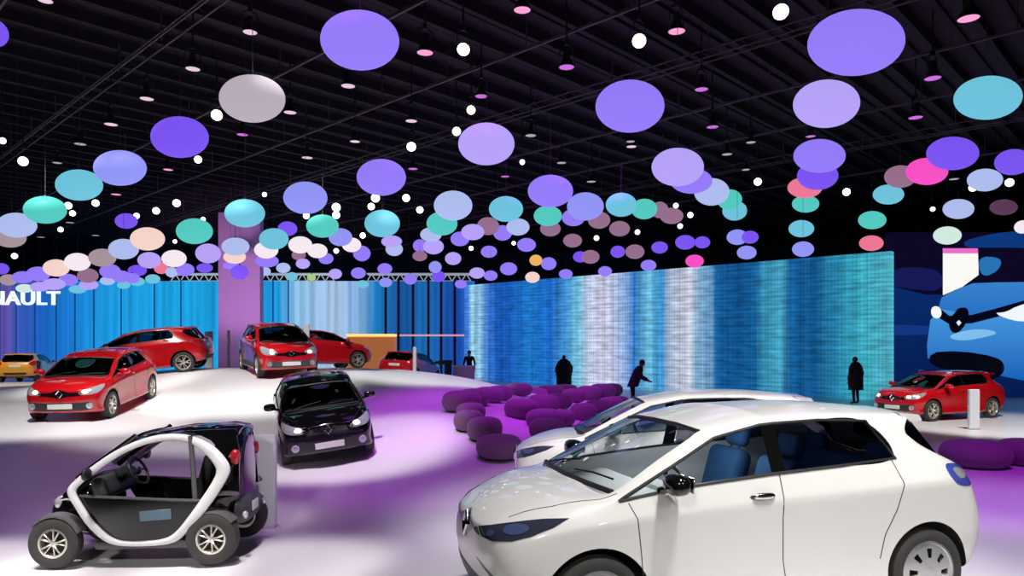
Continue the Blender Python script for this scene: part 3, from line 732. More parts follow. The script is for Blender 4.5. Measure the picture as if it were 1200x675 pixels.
def make_buggy():
    root = empty('electric_quadricycle')
    tag(root, 'tiny open sided black two seat buggy with white oval door rings beside the pale totem', 'car')
    outer = [(.70, .90), (.60, 1.00), (.43, 1.14), (.17, 1.31), (-.12, 1.425), (-.41, 1.46), (-.64, 1.425), (-.86, 1.32), (-1.0, 1.18), (-1.07, 1.06), (-1.0, .92), (-.82, .65), (-.61, .42), (-.48, .30), (-.32, .25), (.14, .25), (.32, .31), (.48, .49), (.62, .72), (.69, .82)]
    inner = [(.60, .885), (.52, .96), (.38, 1.075), (.14, 1.235), (-.12, 1.345), (-.40, 1.38), (-.60, 1.35), (-.76, 1.24), (-.88, 1.10), (-.895, 1.03), (-.86, .945), (-.69, .69), (-.52, .47), (-.40, .36), (-.25, .315), (.11, .305), (.26, .37), (.40, .53), (.53, .73), (.59, .83)]
    outer = [(x, z - .045) for x, z in outer]; inner = [(x, z - .045) for x, z in inner]
    N = 96
    O = resample(outer, N); I = resample(inner, N)
    def yy(z): return .60 - .13 * max(0, (z - .55) / .9) ** 1.6 - .05 * max(0, (.5 - z) / .3)
    for s in (1, -1):
        b = MB(); rings = []
        for o, i in zip(O, I):
            d = (o - i); m_ = (o + i) / 2
            sec = [(-.46, -.012), (-.46, .004), (-.34, .018), (0, .022), (.34, .018), (.46, .004), (.46, -.012), (.38, -.034), (-.38, -.034)]
            rings.append([Vector(((m_ + d * u).x, s * (yy((m_ + d * u).y) + w), (m_ + d * u).y)) for u, w in sec])
        R = [[b.bm.verts.new(p) for p in r] for r in rings]
        for k in range(N):
            A, B = R[k], R[(k + 1) % N]
            for q in range(9): b.bm.faces.new((A[q], A[(q + 1) % 9], B[(q + 1) % 9], B[q]))
        b.build('door_ring', M['ring_white'], root, sharp=0)
        # lower door panel filling the ring below the sill line
        low = [p for p in resample(outer, 160)]
        pts = [((p.x * .96 - .01), p.y * .96 + .02) for p in low if p.y < .74]
        def ang(p): return math.atan2(p[1] - .55, p[0] + .1)
        top = [(.60, .755), (.4, .745), (0, .725), (-.4, .70), (-.80, .69)]
        zl = sorted([p for p in pts if p[1] < .70], key=lambda p: -p[0] if True else 0)
        ring = top + sorted(zl, key=lambda p: math.atan2(p[1] - .72, p[0] + .1))
        pb = MB(); 
        a = [pb.bm.verts.new((x, s * (yy(z) - .035), z)) for x, z in ring]; c = [pb.bm.verts.new((x, s * (yy(z) - .06), z)) for x, z in ring]
        pb.bm.faces.new(a); pb.bm.faces.new(c[::-1])
        for k in range(len(ring)): pb.bm.faces.new((a[k], a[(k + 1) % len(ring)], c[(k + 1) % len(ring)], c[k]))
        pb.build('door_panel', M['gloss_black'], root, sharp=30)
        MB().tube([(.57, s * (yy(.75) - .03), .765), (.3, s * (yy(.74) - .02), .75), (0, s * (yy(.73) - .02), .732), (-.4, s * (yy(.7) - .02), .705), (-.74, s * (yy(.69) - .03), .69)], .016, 8).build('door_sill_bar', M['cladding'], root)
        # pale window in the lower panel
        pb = MB().box((-.24, s * (yy(.52) - .030), .545), (.34, .01, .11), Euler((0, .06, 0)), .004, 1); pb.build('door_inlay', M['inlay'], root)
        MB().box((-.15, s * .5, .225), (1.15, .14, .09), None, .03, 2).build('sill', M['cladding'], root)
    # front body, tub and tail
    def sect(x, zb, zt, hw, n=16, p=3.0, hwt=None):
        r = []
        for k in range(n):
            t = 2 * PI * k / n
            cy = math.copysign(abs(math.cos(t)) ** (2 / p), math.cos(t)); cz = math.copysign(abs(math.sin(t)) ** (2 / p), math.sin(t))
            z = (zb + zt) / 2 + cz * (zt - zb) / 2
            w = hw if hwt is None else hw + (hwt - hw) * (z - zb) / (zt - zb)
            r.append(Vector((x, cy * w, z)))
        return r
    MB().loft([sect(1.10, .42, .56, .16), sect(1.06, .34, .66, .26), sect(.92, .28, .78, .33), sect(.74, .24, .88, .38), sect(.58, .22, .95, .44, hwt=.46), sect(.50, .22, .96, .45)]).build('front_body', M['gloss_black'], root, sub=1)
    MB().loft([sect(.52, .17, .34, .44), sect(0, .15, .30, .50), sect(-.5, .15, .32, .50), sect(-.85, .2, .45, .46)]).build('floor_tub', M['black_plastic'], root, sub=1)
    MB().loft([sect(-.70, .25, .78, .44), sect(-.86, .30, 1.10, .46, hwt=.44), sect(-.94, .34, 1.34, .43, hwt=.37), sect(-1.02, .40, 1.43, .38, hwt=.30), sect(-1.07, .46, 1.425, .32, hwt=.25), sect(-1.085, .52, 1.39, .28, hwt=.22)]).build('rear_body', M['gloss_black'], root, sub=1)
    MB().loft([sect(-1.0, .32, .68, .46), sect(-1.06, .34, .68, .41), sect(-1.12, .36, .64, .29), sect(-1.135, .42, .58, .18)]).build('rear_bumper', M['cladding'], root, sub=1)
    for s in (1, -1):
        poly = [(-.58, 1.425), (-.80, 1.435), (-1.02, 1.42), (-1.06, 1.20), (-1.07, .95), (-1.08, .70), (-.86, .69), (-.95, .88), (-1.0, 1.05), (-.93, 1.19), (-.80, 1.32)]
        b = MB(); va = [b.bm.verts.new((x, s * ((yy(z) - .05) if x > -.95 else (.37 - .10 * max(0, z - .7) / .75)), z)) for x, z in poly]; vb = [b.bm.verts.new((v.co.x, v.co.y - s * .03, v.co.z)) for v in va]
        b.bm.faces.new(va); b.bm.faces.new(vb[::-1])
        for k in range(len(poly)): b.bm.faces.new((va[k], va[(k + 1) % len(poly)], vb[(k + 1) % len(poly)], vb[k]))
        b.build('quarter_panel', M['gloss_black'], root, sharp=30)
    # roof, glazing frame
    rf = [(.02, 1.375), (-.15, 1.415), (-.42, 1.45), (-.75, 1.455), (-.95, 1.45), (-1.05, 1.43)]
    b = MB(); rings = []
    for x, z in rf:
        k = .44 if x > -.6 else .44 + (x + .6) * .38; rings.append([Vector((x, y * k, z - abs(y) ** 3 * .045)) for y in np.linspace(-1, 1, 11)] + [Vector((x, y * k, z - .04 - abs(y) ** 3 * .045)) for y in np.linspace(1, -1, 11)])
    b.loft(rings).build('roof', M['gloss_black'], root, sharp=45)
    ws = [(.66, .93), (.52, 1.04), (.30, 1.19), (.02, 1.385)]
    b = MB(); b.loft([[Vector((x + .06 - abs(y / .44) ** 2 * .07, y, z)) for y in np.linspace(-.44, .44, 11)] for x, z in ws], cap=False, close=False)
    b.build('windscreen', M['glass_clear'], root)
    for s in (1, -1): MB().tube([(x - .01, s * .45, z) for x, z in ws], .028, 8).build('windscreen_pillar', M['gloss_black'], root)
    MB().tube([(.40, -.1, 1.15), (.52, .1, 1.06), (.60, .30, .99)], .008, 6).build('wiper', M['black_plastic'], root)
    # fenders and wheels
    for ax, rr in ((.843, .272), (-.843, .280)):
        for s in (1, -1):
            w = add_wheel(root, ax, s * .535, rr, 'buggy'); 
            if ax < 0: w.scale = (1.03, 1.03, 1.08)
            b = MB(); rings = []
            for t in np.linspace(math.radians(38 if ax > 0 else 32), math.radians(158 if ax > 0 else 142), 22):
                ca, sa = math.cos(t), math.sin(t); R0, R1 = .280, .302
                rings.append([Vector((ax + q * ca, s * y, rr + q * sa)) for q, y in ((R0, .44), (R1, .43), (R1 + .008, .52), (R1 - .004, .60), (R0 - .004, .605), (R0 - .002, .59))])
            b.loft(rings).build('fender', M['fender_grey'], root)
            MB().tube([(ax - .15 * (1 if ax > 0 else -1), s * .30, rr + .12), (ax, s * .46, rr)], .03, 8).build('wheel_arm', M['black_plastic'], root)
    # trim over the front arch and lamps
    for s in (1, -1):
        MB().tube([(.62, s * .47, .70), (.76, s * .43, .72), (.88, s * .34, .69)], .022, 8).build('nose_strip', M['chrome'], root)
        MB().ball((.93, s * .24, .63), (.09, .075, .085), 16).build('headlight', M['lamp_clear'], root)
        MB().ball((-1.035, s * .345, 1.12), (.055, .06, .085), 16, 2.4).build('tail_light', M['lamp_red'], root)
        MB().ball((-1.14, s * .36, .48), (.035, .045, .045), 12).build('reflector', M['lamp_clear'], root)
        MB().tube([(-.80, s * .50, .745), (-1.0, s * .52, .76), (-1.08, s * .42, .72)], .026, 8).build('tail_strip', M['fender_grey'], root)
        mb = MB().ball((.42, s * .70, 1.02), (.035, .08, .065), 12, 2.5).tube([(.46, s * .52, .96), (.43, s * .64, 1.0)], .014, 6); mb.build('wing_mirror', M['black_plastic'], root)
    MB().box((-1.142, 0, .52), (.012, .20, .11), None, .004, 1).build('number_plate', M['plate'], root)
    diamond((.12, .16), .02, 'badge', M['chrome'], root, (1.085, 0, .60), (0, -.5, 0))
    # cabin
    MB().box((-.33, 0, .46), (.48, .42, .16), Euler((0, -.1, 0)), .06, 3).box((-.60, 0, .80), (.13, .42, .66), Euler((0, -.28, 0)), .05, 3).box((-.75, 0, 1.20), (.08, .22, .18), Euler((0, -.2, 0)), .035, 3).build('front_seat', M['seat_dark'], root)
    MB().box((.46, 0, .80), (.16, .82, .26), Euler((0, .2, 0)), .06, 3).box((.37, 0, .93), (.08, .26, .11), Euler((0, .3, 0)), .02).build('dashboard', M['cladding'], root)
    sw = MB().tube([(math.cos(t) * .16 * .5, math.sin(t) * .17, math.cos(t) * .15) for t in np.linspace(0, 2 * PI, 25)], .016, 8, cap=False).ball((0, 0, 0), (.03, .05, .05), 10).tube([(0, -.16, 0), (0, .16, 0)], .013, 6).tube([(.02, 0, 0), (.18, 0, -.1)], .025, 8)
    o = sw.build('steering_wheel', M['black_plastic'], root); o.location = (.20, 0, .93)
    for s in (1, -1): MB().tube([(-.60, s * .50, 1.38), (-.63, s * .51, 1.0), (-.65, s * .52, .70)], .028, 8).build('roof_post', M['fender_grey'], root)
    return root

M['inlay'] = mat('blue grey door inlay', (0.10, 0.16, 0.21), 0.35)

# ------------------------------------------------------------------ people
def blob(pts, edges, radii, m, name, parent=None, lv=2, root=0):
    me = bpy.data.meshes.new(name); me.from_pydata(pts, edges, []); me.update()
    o = bpy.data.objects.new(name, me); COL.objects.link(o)
    sk = o.modifiers.new('skin', 'SKIN'); sk.use_smooth_shade = True
    for i, r in enumerate(radii):
        v = me.skin_vertices[0].data[i]; v.radius = r if isinstance(r, tuple) else (r, r); v.use_root = (i == root)
    sb = o.modifiers.new('sub', 'SUBSURF'); sb.levels = lv; sb.render_levels = lv
    dg = bpy.context.evaluated_depsgraph_get()
    out = bpy.data.meshes.new_from_object(o.evaluated_get(dg), depsgraph=dg)
    bpy.data.objects.remove(o); bpy.data.meshes.remove(me); out.name = name
    for p in out.polygons: p.use_smooth = True
    return out

def make_person(label, J, look, cloth, trouser, hairm, bulk=1.0, coat=0, hem=.16):
    """J: joint positions in the person's own frame (facing +x)"""
    root_name = 'person'
    V = lambda k: Vector(J[k])
    pts, edges, rad, kind = [], [], [], []
    def add(p, r, k): pts.append(tuple(p)); rad.append(r); kind.append(k); return len(pts) - 1
    b = bulk
    pel = add(V('pelvis'), (.155 * b, .125 * b), 1); wa = add(V('pelvis').lerp(V('chest'), .5), (.145 * b, .11 * b), 0); ch = add(V('chest'), (.17 * b, .125 * b), 0)
    nk = add(V('neck'), .058, 2); edges += [(pel, wa), (wa, ch), (ch, nk)]
    hd = V('head'); hdir = (hd - V('neck')).normalized(); lk = Vector(look).normalized()
    h1 = add(hd - hdir * .06 + lk * .012, (.070, .078), 2); h2 = add(hd + hdir * .03, (.084, .094), 2); h3 = add(hd + hdir * .09, (.062, .072), 2)
    edges += [(nk, h1), (h1, h2), (h2, h3)]
    for s, nm in ((1, 'l'), (-1, 'r')):
        sh = add(V('sh_' + nm), .075 * b, 0); el = add(V('el_' + nm), .050 * b, 0); wr = add(V('wr_' + nm), .033, 0)
        edges += [(ch, sh), (sh, el), (el, wr)]
        hip = add(V('hip_' + nm), .095, 1); kn = add(V('kn_' + nm), .062, 1); an = add(V('an_' + nm), .044, 1)
        edges += [(pel, hip), (hip, kn), (kn, an)]
        to = add(V('an_' + nm) + lk * 0 + Vector((.16, 0, -.045)), .036, 3); edges.append((an, to))
        # hand with palm, four fingers and a thumb
        fd = (V('wr_' + nm) - V('el_' + nm)).normalized(); side = fd.cross(Vector((1, 0, .01))).normalized()
        if side.length < .1: side = Vector((0, 1, 0))
        pm = add(V('wr_' + nm) + fd * .07, (.036, .020), 2); edges.append((wr, pm))
        for q, L in enumerate((.070, .082, .078, .060)):
            base = V('wr_' + nm) + fd * .085 + side * (.027 - .018 * q)
            k1 = add(base, .0095, 2); k2 = add(base + fd * L * .55 + Vector((.008, 0, 0)), .0085, 2); k3 = add(base + fd * L * .9 + Vector((.028, 0, 0)), .0075, 2)
            edges += [(pm, k1), (k1, k2), (k2, k3)]
        t1 = add(V('wr_' + nm) + fd * .04 + side * .040 + Vector((.01, 0, 0)), .011, 2); t2 = add(V('wr_' + nm) + fd * .085 + side * .055 + Vector((.022, 0, 0)), .009, 2)
        edges += [(pm, t1), (t1, t2)]
    me = blob(pts, edges, rad, None, 'body', lv=1)
    for m_ in (cloth, trouser, M['skin'], M['black_plastic']): me.materials.append(m_)
    P = [Vector(p) for p in pts]
    for f in me.polygons:
        c = f.center
        best, bk = 1e9, 0
        for (i, j) in edges:
            a, d = P[i], P[j] - P[i]; t = max(0, min(1, (c - a).dot(d) / max(d.length_squared, 1e-9))); q = (c - a - d * t).length
            if q < best:
                best = q; bk = kind[j] if (kind[j] in (2, 3) or t > .5) else kind[i]
                if (kind[i], kind[j]) == (0, 2) and t < .6: bk = 0
        f.material_index = bk
    o = link(root_name, me); tag(o, label, 'person')
    R = lk.to_track_quat('X', 'Z')
    if coat:
        c0, c1, sh = V('pelvis') - Vector((0, 0, hem)), V('chest'), V('neck')
        rings = []
        for t, w, dp in ((0, .25, .19), (.3, .25, .185), (.6, .255, .18), (.85, .24, .165), (1.0, .17, .12), (1.08, .09, .085)):
            q = c0.lerp(sh, t); rings.append([q + Vector((math.cos(u) * dp * coat, math.sin(u) * w * coat, 0)) for u in np.linspace(0, 2 * PI, 18)[:-1]])
        cb_ = MB().loft(rings)
        for nm in ('l', 'r'): cb_.tube([V('sh_' + nm), V('el_' + nm), V('el_' + nm).lerp(V('wr_' + nm), .92)], [.085 * coat, .072 * coat, .055 * coat], 10)
        cb_.build('coat', cloth, o)
    hb = MB().ball(hd + hdir * .045 - lk * .022, (.102, .092, .098), 16, rot=R.to_euler()); hb.build('hair', hairm, o)
    fb = MB().ball(hd + lk * .098 - hdir * .02, (.018, .014, .026), 8, rot=R.to_euler()); sdv = hdir.cross(lk).normalized()
    for s in (1, -1): fb.ball(hd - hdir * .012 + sdv * s * .088 - lk * .005, (.018, .010, .030), 8, rot=R.to_euler())
    fb.build('nose_and_ears', M['skin'], o)
    eb = MB()
    for s in (1, -1): eb.ball(hd + lk * .083 + sdv * s * .032 + hdir * .008, (.010, .013, .009), 8, rot=R.to_euler())
    eb.ball(hd + lk * .080 - hdir * .062, (.010, .024, .006), 8, rot=R.to_euler())
    eb.build('eyes_and_mouth', M['cloth_plum'], o)
    return o

def stand(h=1.75, arm=.10, bend=0.0, reach=0.0):
    k = h / 1.75
    sx = lambda z: math.sin(bend) * max(0, z - .93); sz = lambda z: .93 + (z - .93) * math.cos(bend) if z > .93 else z
    pt = lambda x, y, z: ((x + sx(z)) * k, y * k, sz(z) * k)
    J = {'pelvis': pt(0, 0, .95), 'chest': pt(.0, 0, 1.32), 'neck': pt(.01, 0, 1.50), 'head': pt(.04, 0, 1.635)}
    for nm, s in (('l', 1), ('r', -1)):
        J['sh_' + nm] = pt(0, s * .185, 1.42)
        if reach:
            shx, _, shz = J['sh_' + nm]
            J['el_' + nm] = (shx + .10 * k, s * .23 * k, shz - .26 * k); J['wr_' + nm] = (shx + .30 * k, s * .17 * k, shz - .36 * k)
        else:
            J['el_' + nm] = pt(-.02, s * (.23 + arm * .4), 1.13); J['wr_' + nm] = pt(.06, s * (.22 + arm * .5), .89)
        J['hip_' + nm] = (0, s * .10 * k, .90 * k); J['kn_' + nm] = (.025 * k, s * .11 * k, .49 * k); J['an_' + nm] = (-.01 * k, s * .115 * k, .085 * k)
    return J

def put(o, px, d, face, dz=0):
    x = (px - CX) / F * d; o.location = (x, d, fz(x, d) + dz); o.rotation_euler = (0, 0, face)
    return o

def add_people():
    p = make_person('person in bulky black clothes standing with back turned, behind the poufs', stand(1.68, .32), (1, 0, -.1), M['cloth_black'], M['cloth_black'], M['hair'], 1.2, 1.5, .62)
    put(p, 661, 35.5, PI / 2 + .1)
    p = make_person('person in black leaning forward over the roof line of the rear white hatchback', stand(1.72, .1, .42, 1), (1, 0, -.45), M['cloth_black'], M['cloth_black'], M['hair'], 1.1, 1.0)
    put(p, 741, 24.5, -.25)
    p = make_person('person in a dark plum coat standing before the teal end of the LED wall', stand(1.78, .2), (1, 0, 0), M['cloth_plum'], M['cloth_black'], M['hair'], 1.1, 1.25, .42)
    put(p, 1003, 27.5, PI / 2 + .5)
    p = make_person('distant person in black standing behind the low lilac counter', stand(1.7, .1), (1, 0, 0), M['cloth_black'], M['cloth_black'], M['hair'], 1.0)
    put(p, 550, 34.5, -PI / 2)

# ------------------------------------------------------------------ walls, screen, ceiling
def ramp_wall(name, stops, length, along, strength, seams, grid=None, low=None):
    """glowing wall: colours across its length, dark panel joints, optional fine LED raster"""
    m = bpy.data.materials.new(name); m.use_nodes = True; nt = m.node_tree; nt.nodes.clear()
    N = nt.nodes.new; L = nt.links.new
    tc = N('ShaderNodeTexCoord'); sep = N('ShaderNodeSeparateXYZ'); L(tc.outputs['Object'], sep.inputs[0])
    dv = N('ShaderNodeMath'); dv.operation = 'DIVIDE'; dv.inputs[1].default_value = length; L(sep.outputs['X'], dv.inputs[0])
    # slight waviness so that the light streaks are not ruler straight
    cr = N('ShaderNodeValToRGB'); els = cr.color_ramp.elements
    stops = sorted(stops); els[0].position, els[0].color = stops[0]; els[1].position, els[1].color = stops[-1]
    for p, c in stops[1:-1]:
        e = els.new(p); e.color = c
    nz = N('ShaderNodeTexNoise'); nz.noise_dimensions = '2D'; nz.inputs['Scale'].default_value = 1.0; nz.inputs['Detail'].default_value = 3
    mp = N('ShaderNodeMapping'); mp.inputs['Scale'].default_value = (1.6 if grid else 1.1, .001, .05); 
    cmb = N('ShaderNodeCombineXYZ'); L(sep.outputs['X'], cmb.inputs[0]); L(sep.outputs['Z'], cmb.inputs[1])
    mp.inputs['Scale'].default_value = (1.6 if grid else 1.1, .06, 1); L(cmb.outputs[0], mp.inputs[0]); L(mp.outputs[0], nz.inputs['Vector'])
    ad = N('ShaderNodeMath'); ad.operation = 'MULTIPLY_ADD'; ad.inputs[1].default_value = .035; L(nz.outputs['Fac'], ad.inputs[0])
    sb = N('ShaderNodeMath'); sb.operation = 'SUBTRACT'; sb.inputs[1].default_value = .0175; L(dv.outputs[0], sb.inputs[0]); L(sb.outputs[0], ad.inputs[2])
    L(ad.outputs[0], cr.inputs[0])
    # streak brightness
    mul = N('ShaderNodeMath'); mul.operation = 'MULTIPLY_ADD'; mul.inputs[1].default_value = .9; mul.inputs[2].default_value = .55
    nz2 = N('ShaderNodeTexNoise'); nz2.noise_dimensions = '2D'; nz2.inputs['Scale'].default_value = 1; nz2.inputs['Detail'].default_value = 4
    mp2 = N('ShaderNodeMapping'); mp2.inputs['Scale'].default_value = (3.2, .05, 1); L(cmb.outputs[0], mp2.inputs[0]); L(mp2.outputs[0], nz2.inputs['Vector']); L(nz2.outputs['Fac'], mul.inputs[0])
    cur = mul.outputs[0]
    def times(a, b_):
        q = N('ShaderNodeMath'); q.operation = 'MULTIPLY'; L(a, q.inputs[0]); L(b_, q.inputs[1]); return q.outputs[0]
    if grid:
        for axis, (freq, depth) in zip(('X', 'Z'), grid):
            a = N('ShaderNodeMath'); a.operation = 'MULTIPLY'; a.inputs[1].default_value = freq; L(sep.outputs[axis], a.inputs[0])
            f = N('ShaderNodeMath'); f.operation = 'FRACT'; L(a.outputs[0], f.inputs[0])
            g = N('ShaderNodeMath'); g.operation = 'GREATER_THAN'; g.inputs[1].default_value = .32; L(f.outputs[0], g.inputs[0])
            h = N('ShaderNodeMath'); h.operation = 'MULTIPLY_ADD'; h.inputs[1].default_value = depth; h.inputs[2].default_value = 1 - depth; L(g.outputs[0], h.inputs[0])
            cur = times(cur, h.outputs[0])
        nz3 = N('ShaderNodeTexNoise'); nz3.inputs['Scale'].default_value = 1; nz3.inputs['Detail'].default_value = 2; nz3.noise_dimensions = '2D'
        mp3 = N('ShaderNodeMapping'); mp3.inputs['Scale'].default_value = (1.2, 5.0, 1); L(cmb.outputs[0], mp3.inputs[0]); L(mp3.outputs[0], nz3.inputs['Vector'])
        h = N('ShaderNodeMath'); h.operation = 'MULTIPLY_ADD'; h.inputs[1].default_value = 1.1; h.inputs[2].default_value = .45; L(nz3.outputs['Fac'], h.inputs[0])
        cur = times(cur, h.outputs[0])
    st = N('ShaderNodeMath'); st.operation = 'MULTIPLY'; st.inputs[1].default_value = strength; L(cur, st.inputs[0])
    e = N('ShaderNodeEmission'); L(cr.outputs[0], e.inputs[0]); L(st.outputs[0], e.inputs[1])
    o = N('ShaderNodeOutputMaterial'); L(e.outputs[0], o.inputs[0])
    return m

WTOP = 6.1
def add_setting():
    # far backlit wall
    D = 47.0; x0 = (-60 - CX) / F * D; x1 = (556 - CX) / F * D; L_ = x1 - x0
    def s_(px): return ((px - CX) / F * D - x0) / L_
    st = [(0, rgb(70, 60, 150)), (s_(2), rgb(95, 80, 165)), (s_(22), rgb(60, 85, 175)), (s_(45), rgb(28, 95, 190)), (s_(80), rgb(26, 120, 205)), (s_(130), rgb(30, 155, 225)), (s_(215), rgb(28, 160, 222)), (s_(300), rgb(25, 150, 220)),
          (s_(328), rgb(28, 150, 215)), (s_(352), rgb(140, 190, 228)), (s_(400), rgb(165, 190, 225)), (s_(424), rgb(120, 170, 220)), (s_(436), rgb(30, 125, 195)), (s_(470), rgb(22, 80, 150)), (s_(500), rgb(28, 105, 180)), (s_(535), rgb(25, 70, 160)), (1, rgb(40, 110, 210))]
    w = MB().box((L_ / 2, .15, 3.55), (L_, .3, WTOP + 1.0)).build('wall_back', ramp_wall('backlit blue panel wall', st, L_, 'X', 1.0, None), None, smooth=False)
    w.location = (x0, D, -.95); tag(w, kind='structure', label='tall backlit blue panel wall at the far end')
    jm = mat('panel joint', (.01, .02, .05), .6); k = 0
    b = MB(); b2 = MB()
    for px in [-30, 0, 19, 41, 66, 88, 110, 142, 181, 212, 320, 338, 452, 467, 484, 502, 517, 533]:
        (b if px > 440 else b2).box(((px - CX) / F * D, D - .012, 3.05), (.09 if px < 440 else .17, .02, WTOP + .3))
    t = b.build('trim_1', jm, None, smooth=False); tag(t, kind='structure')
    t = b2.build('trim_20', emat('dim backlit joint', rgb(20, 70, 140), .9), None, smooth=False); tag(t, kind='structure')
    # bright strip between the two walls and truss above
    tr = MB(); zt = WTOP
    for a, bb in ((200, 256), (306, 392), (430, 552)):
        xa, xb = (a - CX) / F * 48, (bb - CX) / F * 48
        for z in (zt + .12, zt + .62):
            for y in (48, 48.6): tr.tube([(xa, y, z), (xb, y, z)], .06, 6)
        n = max(2, int((xb - xa) / .6))
        for q in range(n):
            u = xa + (xb - xa) * q / n; v = xa + (xb - xa) * (q + 1) / n
            tr.tube([(u, 48, zt + .12), ((u + v) / 2, 48, zt + .62)], .035, 5).tube([((u + v) / 2, 48, zt + .62), (v, 48, zt + .12)], .035, 5)
    t = tr.build('trim_2', mat('pale truss paint', (.6, .62, .6), .5, 0, emit=(.55, .6, .62), estr=.45), None); tag(t, kind='structure')  # emission put into the bar colour so the truss looks lit
    # LED curtain wall
    A = Vector((15.15, 29.0, 0)); B = Vector((-3.0, 45.6, 0)); d = (B - A); Lw = d.length
    def sl(px):
        # pixel column -> fraction along the wall from its near end
        q = (px - CX) / F; t = (A.x - q * A.y) / ((q * d.y) - d.x); return max(0, min(1, t))
    cols = [(1040, (75, 165, 185)), (1012, (60, 165, 185)), (985, (45, 135, 170)), (958, (20, 85, 140)), (925, (20, 90, 145)), (912, (70, 155, 185)), (898, (55, 140, 175)), (885, (20, 90, 145)), (860, (18, 82, 140)), (840, (22, 95, 155)), (822, (120, 165, 200)), (805, (190, 195, 210)), (788, (170, 185, 210)), (775, (50, 140, 200)), (758, (110, 185, 215)), (742, (28, 110, 190)), (735, (130, 165, 215)),
            (712, (195, 198, 222)), (690, (185, 195, 222)), (676, (110, 185, 215)), (664, (70, 150, 210)), (645, (28, 100, 190)), (620, (30, 115, 195)), (600, (26, 90, 180)), (584, (24, 85, 175)), (572, (50, 110, 200)), (562, (135, 190, 225)), (553, (150, 205, 225)), (548, (60, 120, 210))]
    st = [(sl(px), rgb(*c)) for px, c in cols]
    wm = ramp_wall('LED curtain wall picture', st, Lw, 'X', 1.12, None, grid=((7.0, .14), (5.5, .22)))
    w = MB().box((Lw / 2, -.2, 2.85), (Lw, .4, WTOP + .9)).build('wall_right', wm, None, smooth=False)
    w.location = (A.x, A.y, -.6); w.rotation_euler = (0, 0, math.atan2(d.y, d.x)); tag(w, kind='structure', label='glowing striped blue LED wall with a fine raster')
    # dark hall behind
    dk = mat('dark hall wall', (.012, .010, .016), .9)
    for i, (c, sz) in enumerate((((0, 64, 5), (110, .4, 13)), ((-47, 28, 5), (.4, 75, 13)), ((47, 28, 5), (.4, 75, 13)))):
        o = MB().box(c, sz).build(('wall_far', 'wall_left', 'wall_side')[i], dk, None, smooth=False); tag(o, kind='structure')
    # ceiling with joists along one hall direction and lamp rails along the other
    u = Vector((-.721, .693, 0)); v = Vector((.693, .721, 0)); yaw = math.atan2(v.y, v.x)
    cm = mat('dark ceiling', (.032, .019, .024), .8, bump=(2.0, .6, .1))
    o = MB().box((0, 28, 10.6), (100, 75, .2)).build('ceiling', cm, None, smooth=False); tag(o, kind='structure', label='black ceiling lost in the dark')
    jm = mat('ceiling joist', (.015, .009, .011), .8)
    b = MB(); mid = Vector((0, 26, 0))
    for k in range(-34, 35):
        p = mid + u * (k * 1.25); b.box((p.x, p.y, 10.28), (76, .16, .30), Euler((0, 0, yaw)))
        p = mid + u * (k * 1.25 + .6); b.box((p.x, p.y, 10.44), (76, .09, .1), Euler((0, 0, yaw)))
    o = b.build('ceiling_joists', jm, None, smooth=False); tag(o, kind='structure')
    for k, off in enumerate((-15.5, -12.2, -9.1, -6.0, -2.6, 1.0, 4.6, 8.4, 12.5, 17)):
        b = MB(); p = v * off + Vector((0, 22, 0)); yw = math.atan2(u.y, u.x)
        if k % 3 == 2:
            for dz, dy in ((0, -.15), (0, .15), (.26, 0)): 
                q = p + v * dy; b.box((q.x, q.y, 9.3 + dz), (80, .035, .035), Euler((0, 0, yw)))
            for j in range(-110, 110):
                q0 = p + u * (j * .36) + v * (-.15 if j % 2 else .15); q1 = p + u * (j * .36 + .36); b.tube([(q0.x, q0.y, 9.3), (q1.x, q1.y, 9.56)], .010, 4)
        else: b.box((p.x, p.y, 9.35), (80, .06, .07), Euler((0, 0, yw)))
        for j in range(-12, 13):
            q = p + u * (j * 3); b.box((q.x, q.y, 9.75), (.03, .03, .8))
        o = b.build('trim_%d' % (k + 3), M['truss_grey'], None, smooth=False); tag(o, kind='structure')
    # mauve clad column
    cmx = (280 - CX) / F * 39; wd = 50 / F * 39
    pm = mat('mauve column cladding', (.62, .42, .66), .6)
    cb = MB().box((cmx, 39.3, 4.2), (wd * .985, .6, 9.9), None, .04, 2)
    o = cb.build('pillar', pm, None, smooth=False); tag(o, kind='structure', label='tall square column washed in mauve light')
    # wall lettering
    cu = bpy.data.curves.new('letters', 'FONT'); cu.body = 'RENAULT'; cu.size = 1.24; cu.extrude = .08; cu.space_character = 1.06; cu.align_x = 'RIGHT'; cu.offset = .022
    t0 = bpy.data.objects.new('t', cu); COL.objects.link(t0)
    dg = bpy.context.evaluated_depsgraph_get(); me = bpy.data.meshes.new_from_object(t0.evaluated_get(dg), depsgraph=dg); bpy.data.objects.remove(t0)
    me.materials.clear(); me.materials.append(emat('lit white letters', (.82, .93, 1), 1.1))
    ss = link('lettering_sign', me); ss.location = ((69 - CX) / F * 46.7, 46.8, H - (357 - HY) / F * 46.8); ss.rotation_euler = (PI / 2, 0, 0); ss.scale = (1.10, 1, 1)
    tag(ss, 'row of lit white capital letters mounted on the far blue wall', 'sign')
    # orange counter and light shelf in front of the far wall
    r = empty('reception_counter', ((436 - CX) / F * 43, 43, 0)); tag(r, 'glowing orange counter block with bright top edge against the far wall', 'counter')
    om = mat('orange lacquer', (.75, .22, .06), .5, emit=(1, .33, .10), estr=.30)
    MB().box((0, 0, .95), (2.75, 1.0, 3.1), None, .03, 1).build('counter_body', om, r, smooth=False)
    MB().box((0, -.03, 2.58), (2.8, 1.05, .14), None, .02, 1).build('light_strip', emat('warm strip light', (1, .55, .15), 1.5), r, smooth=False)
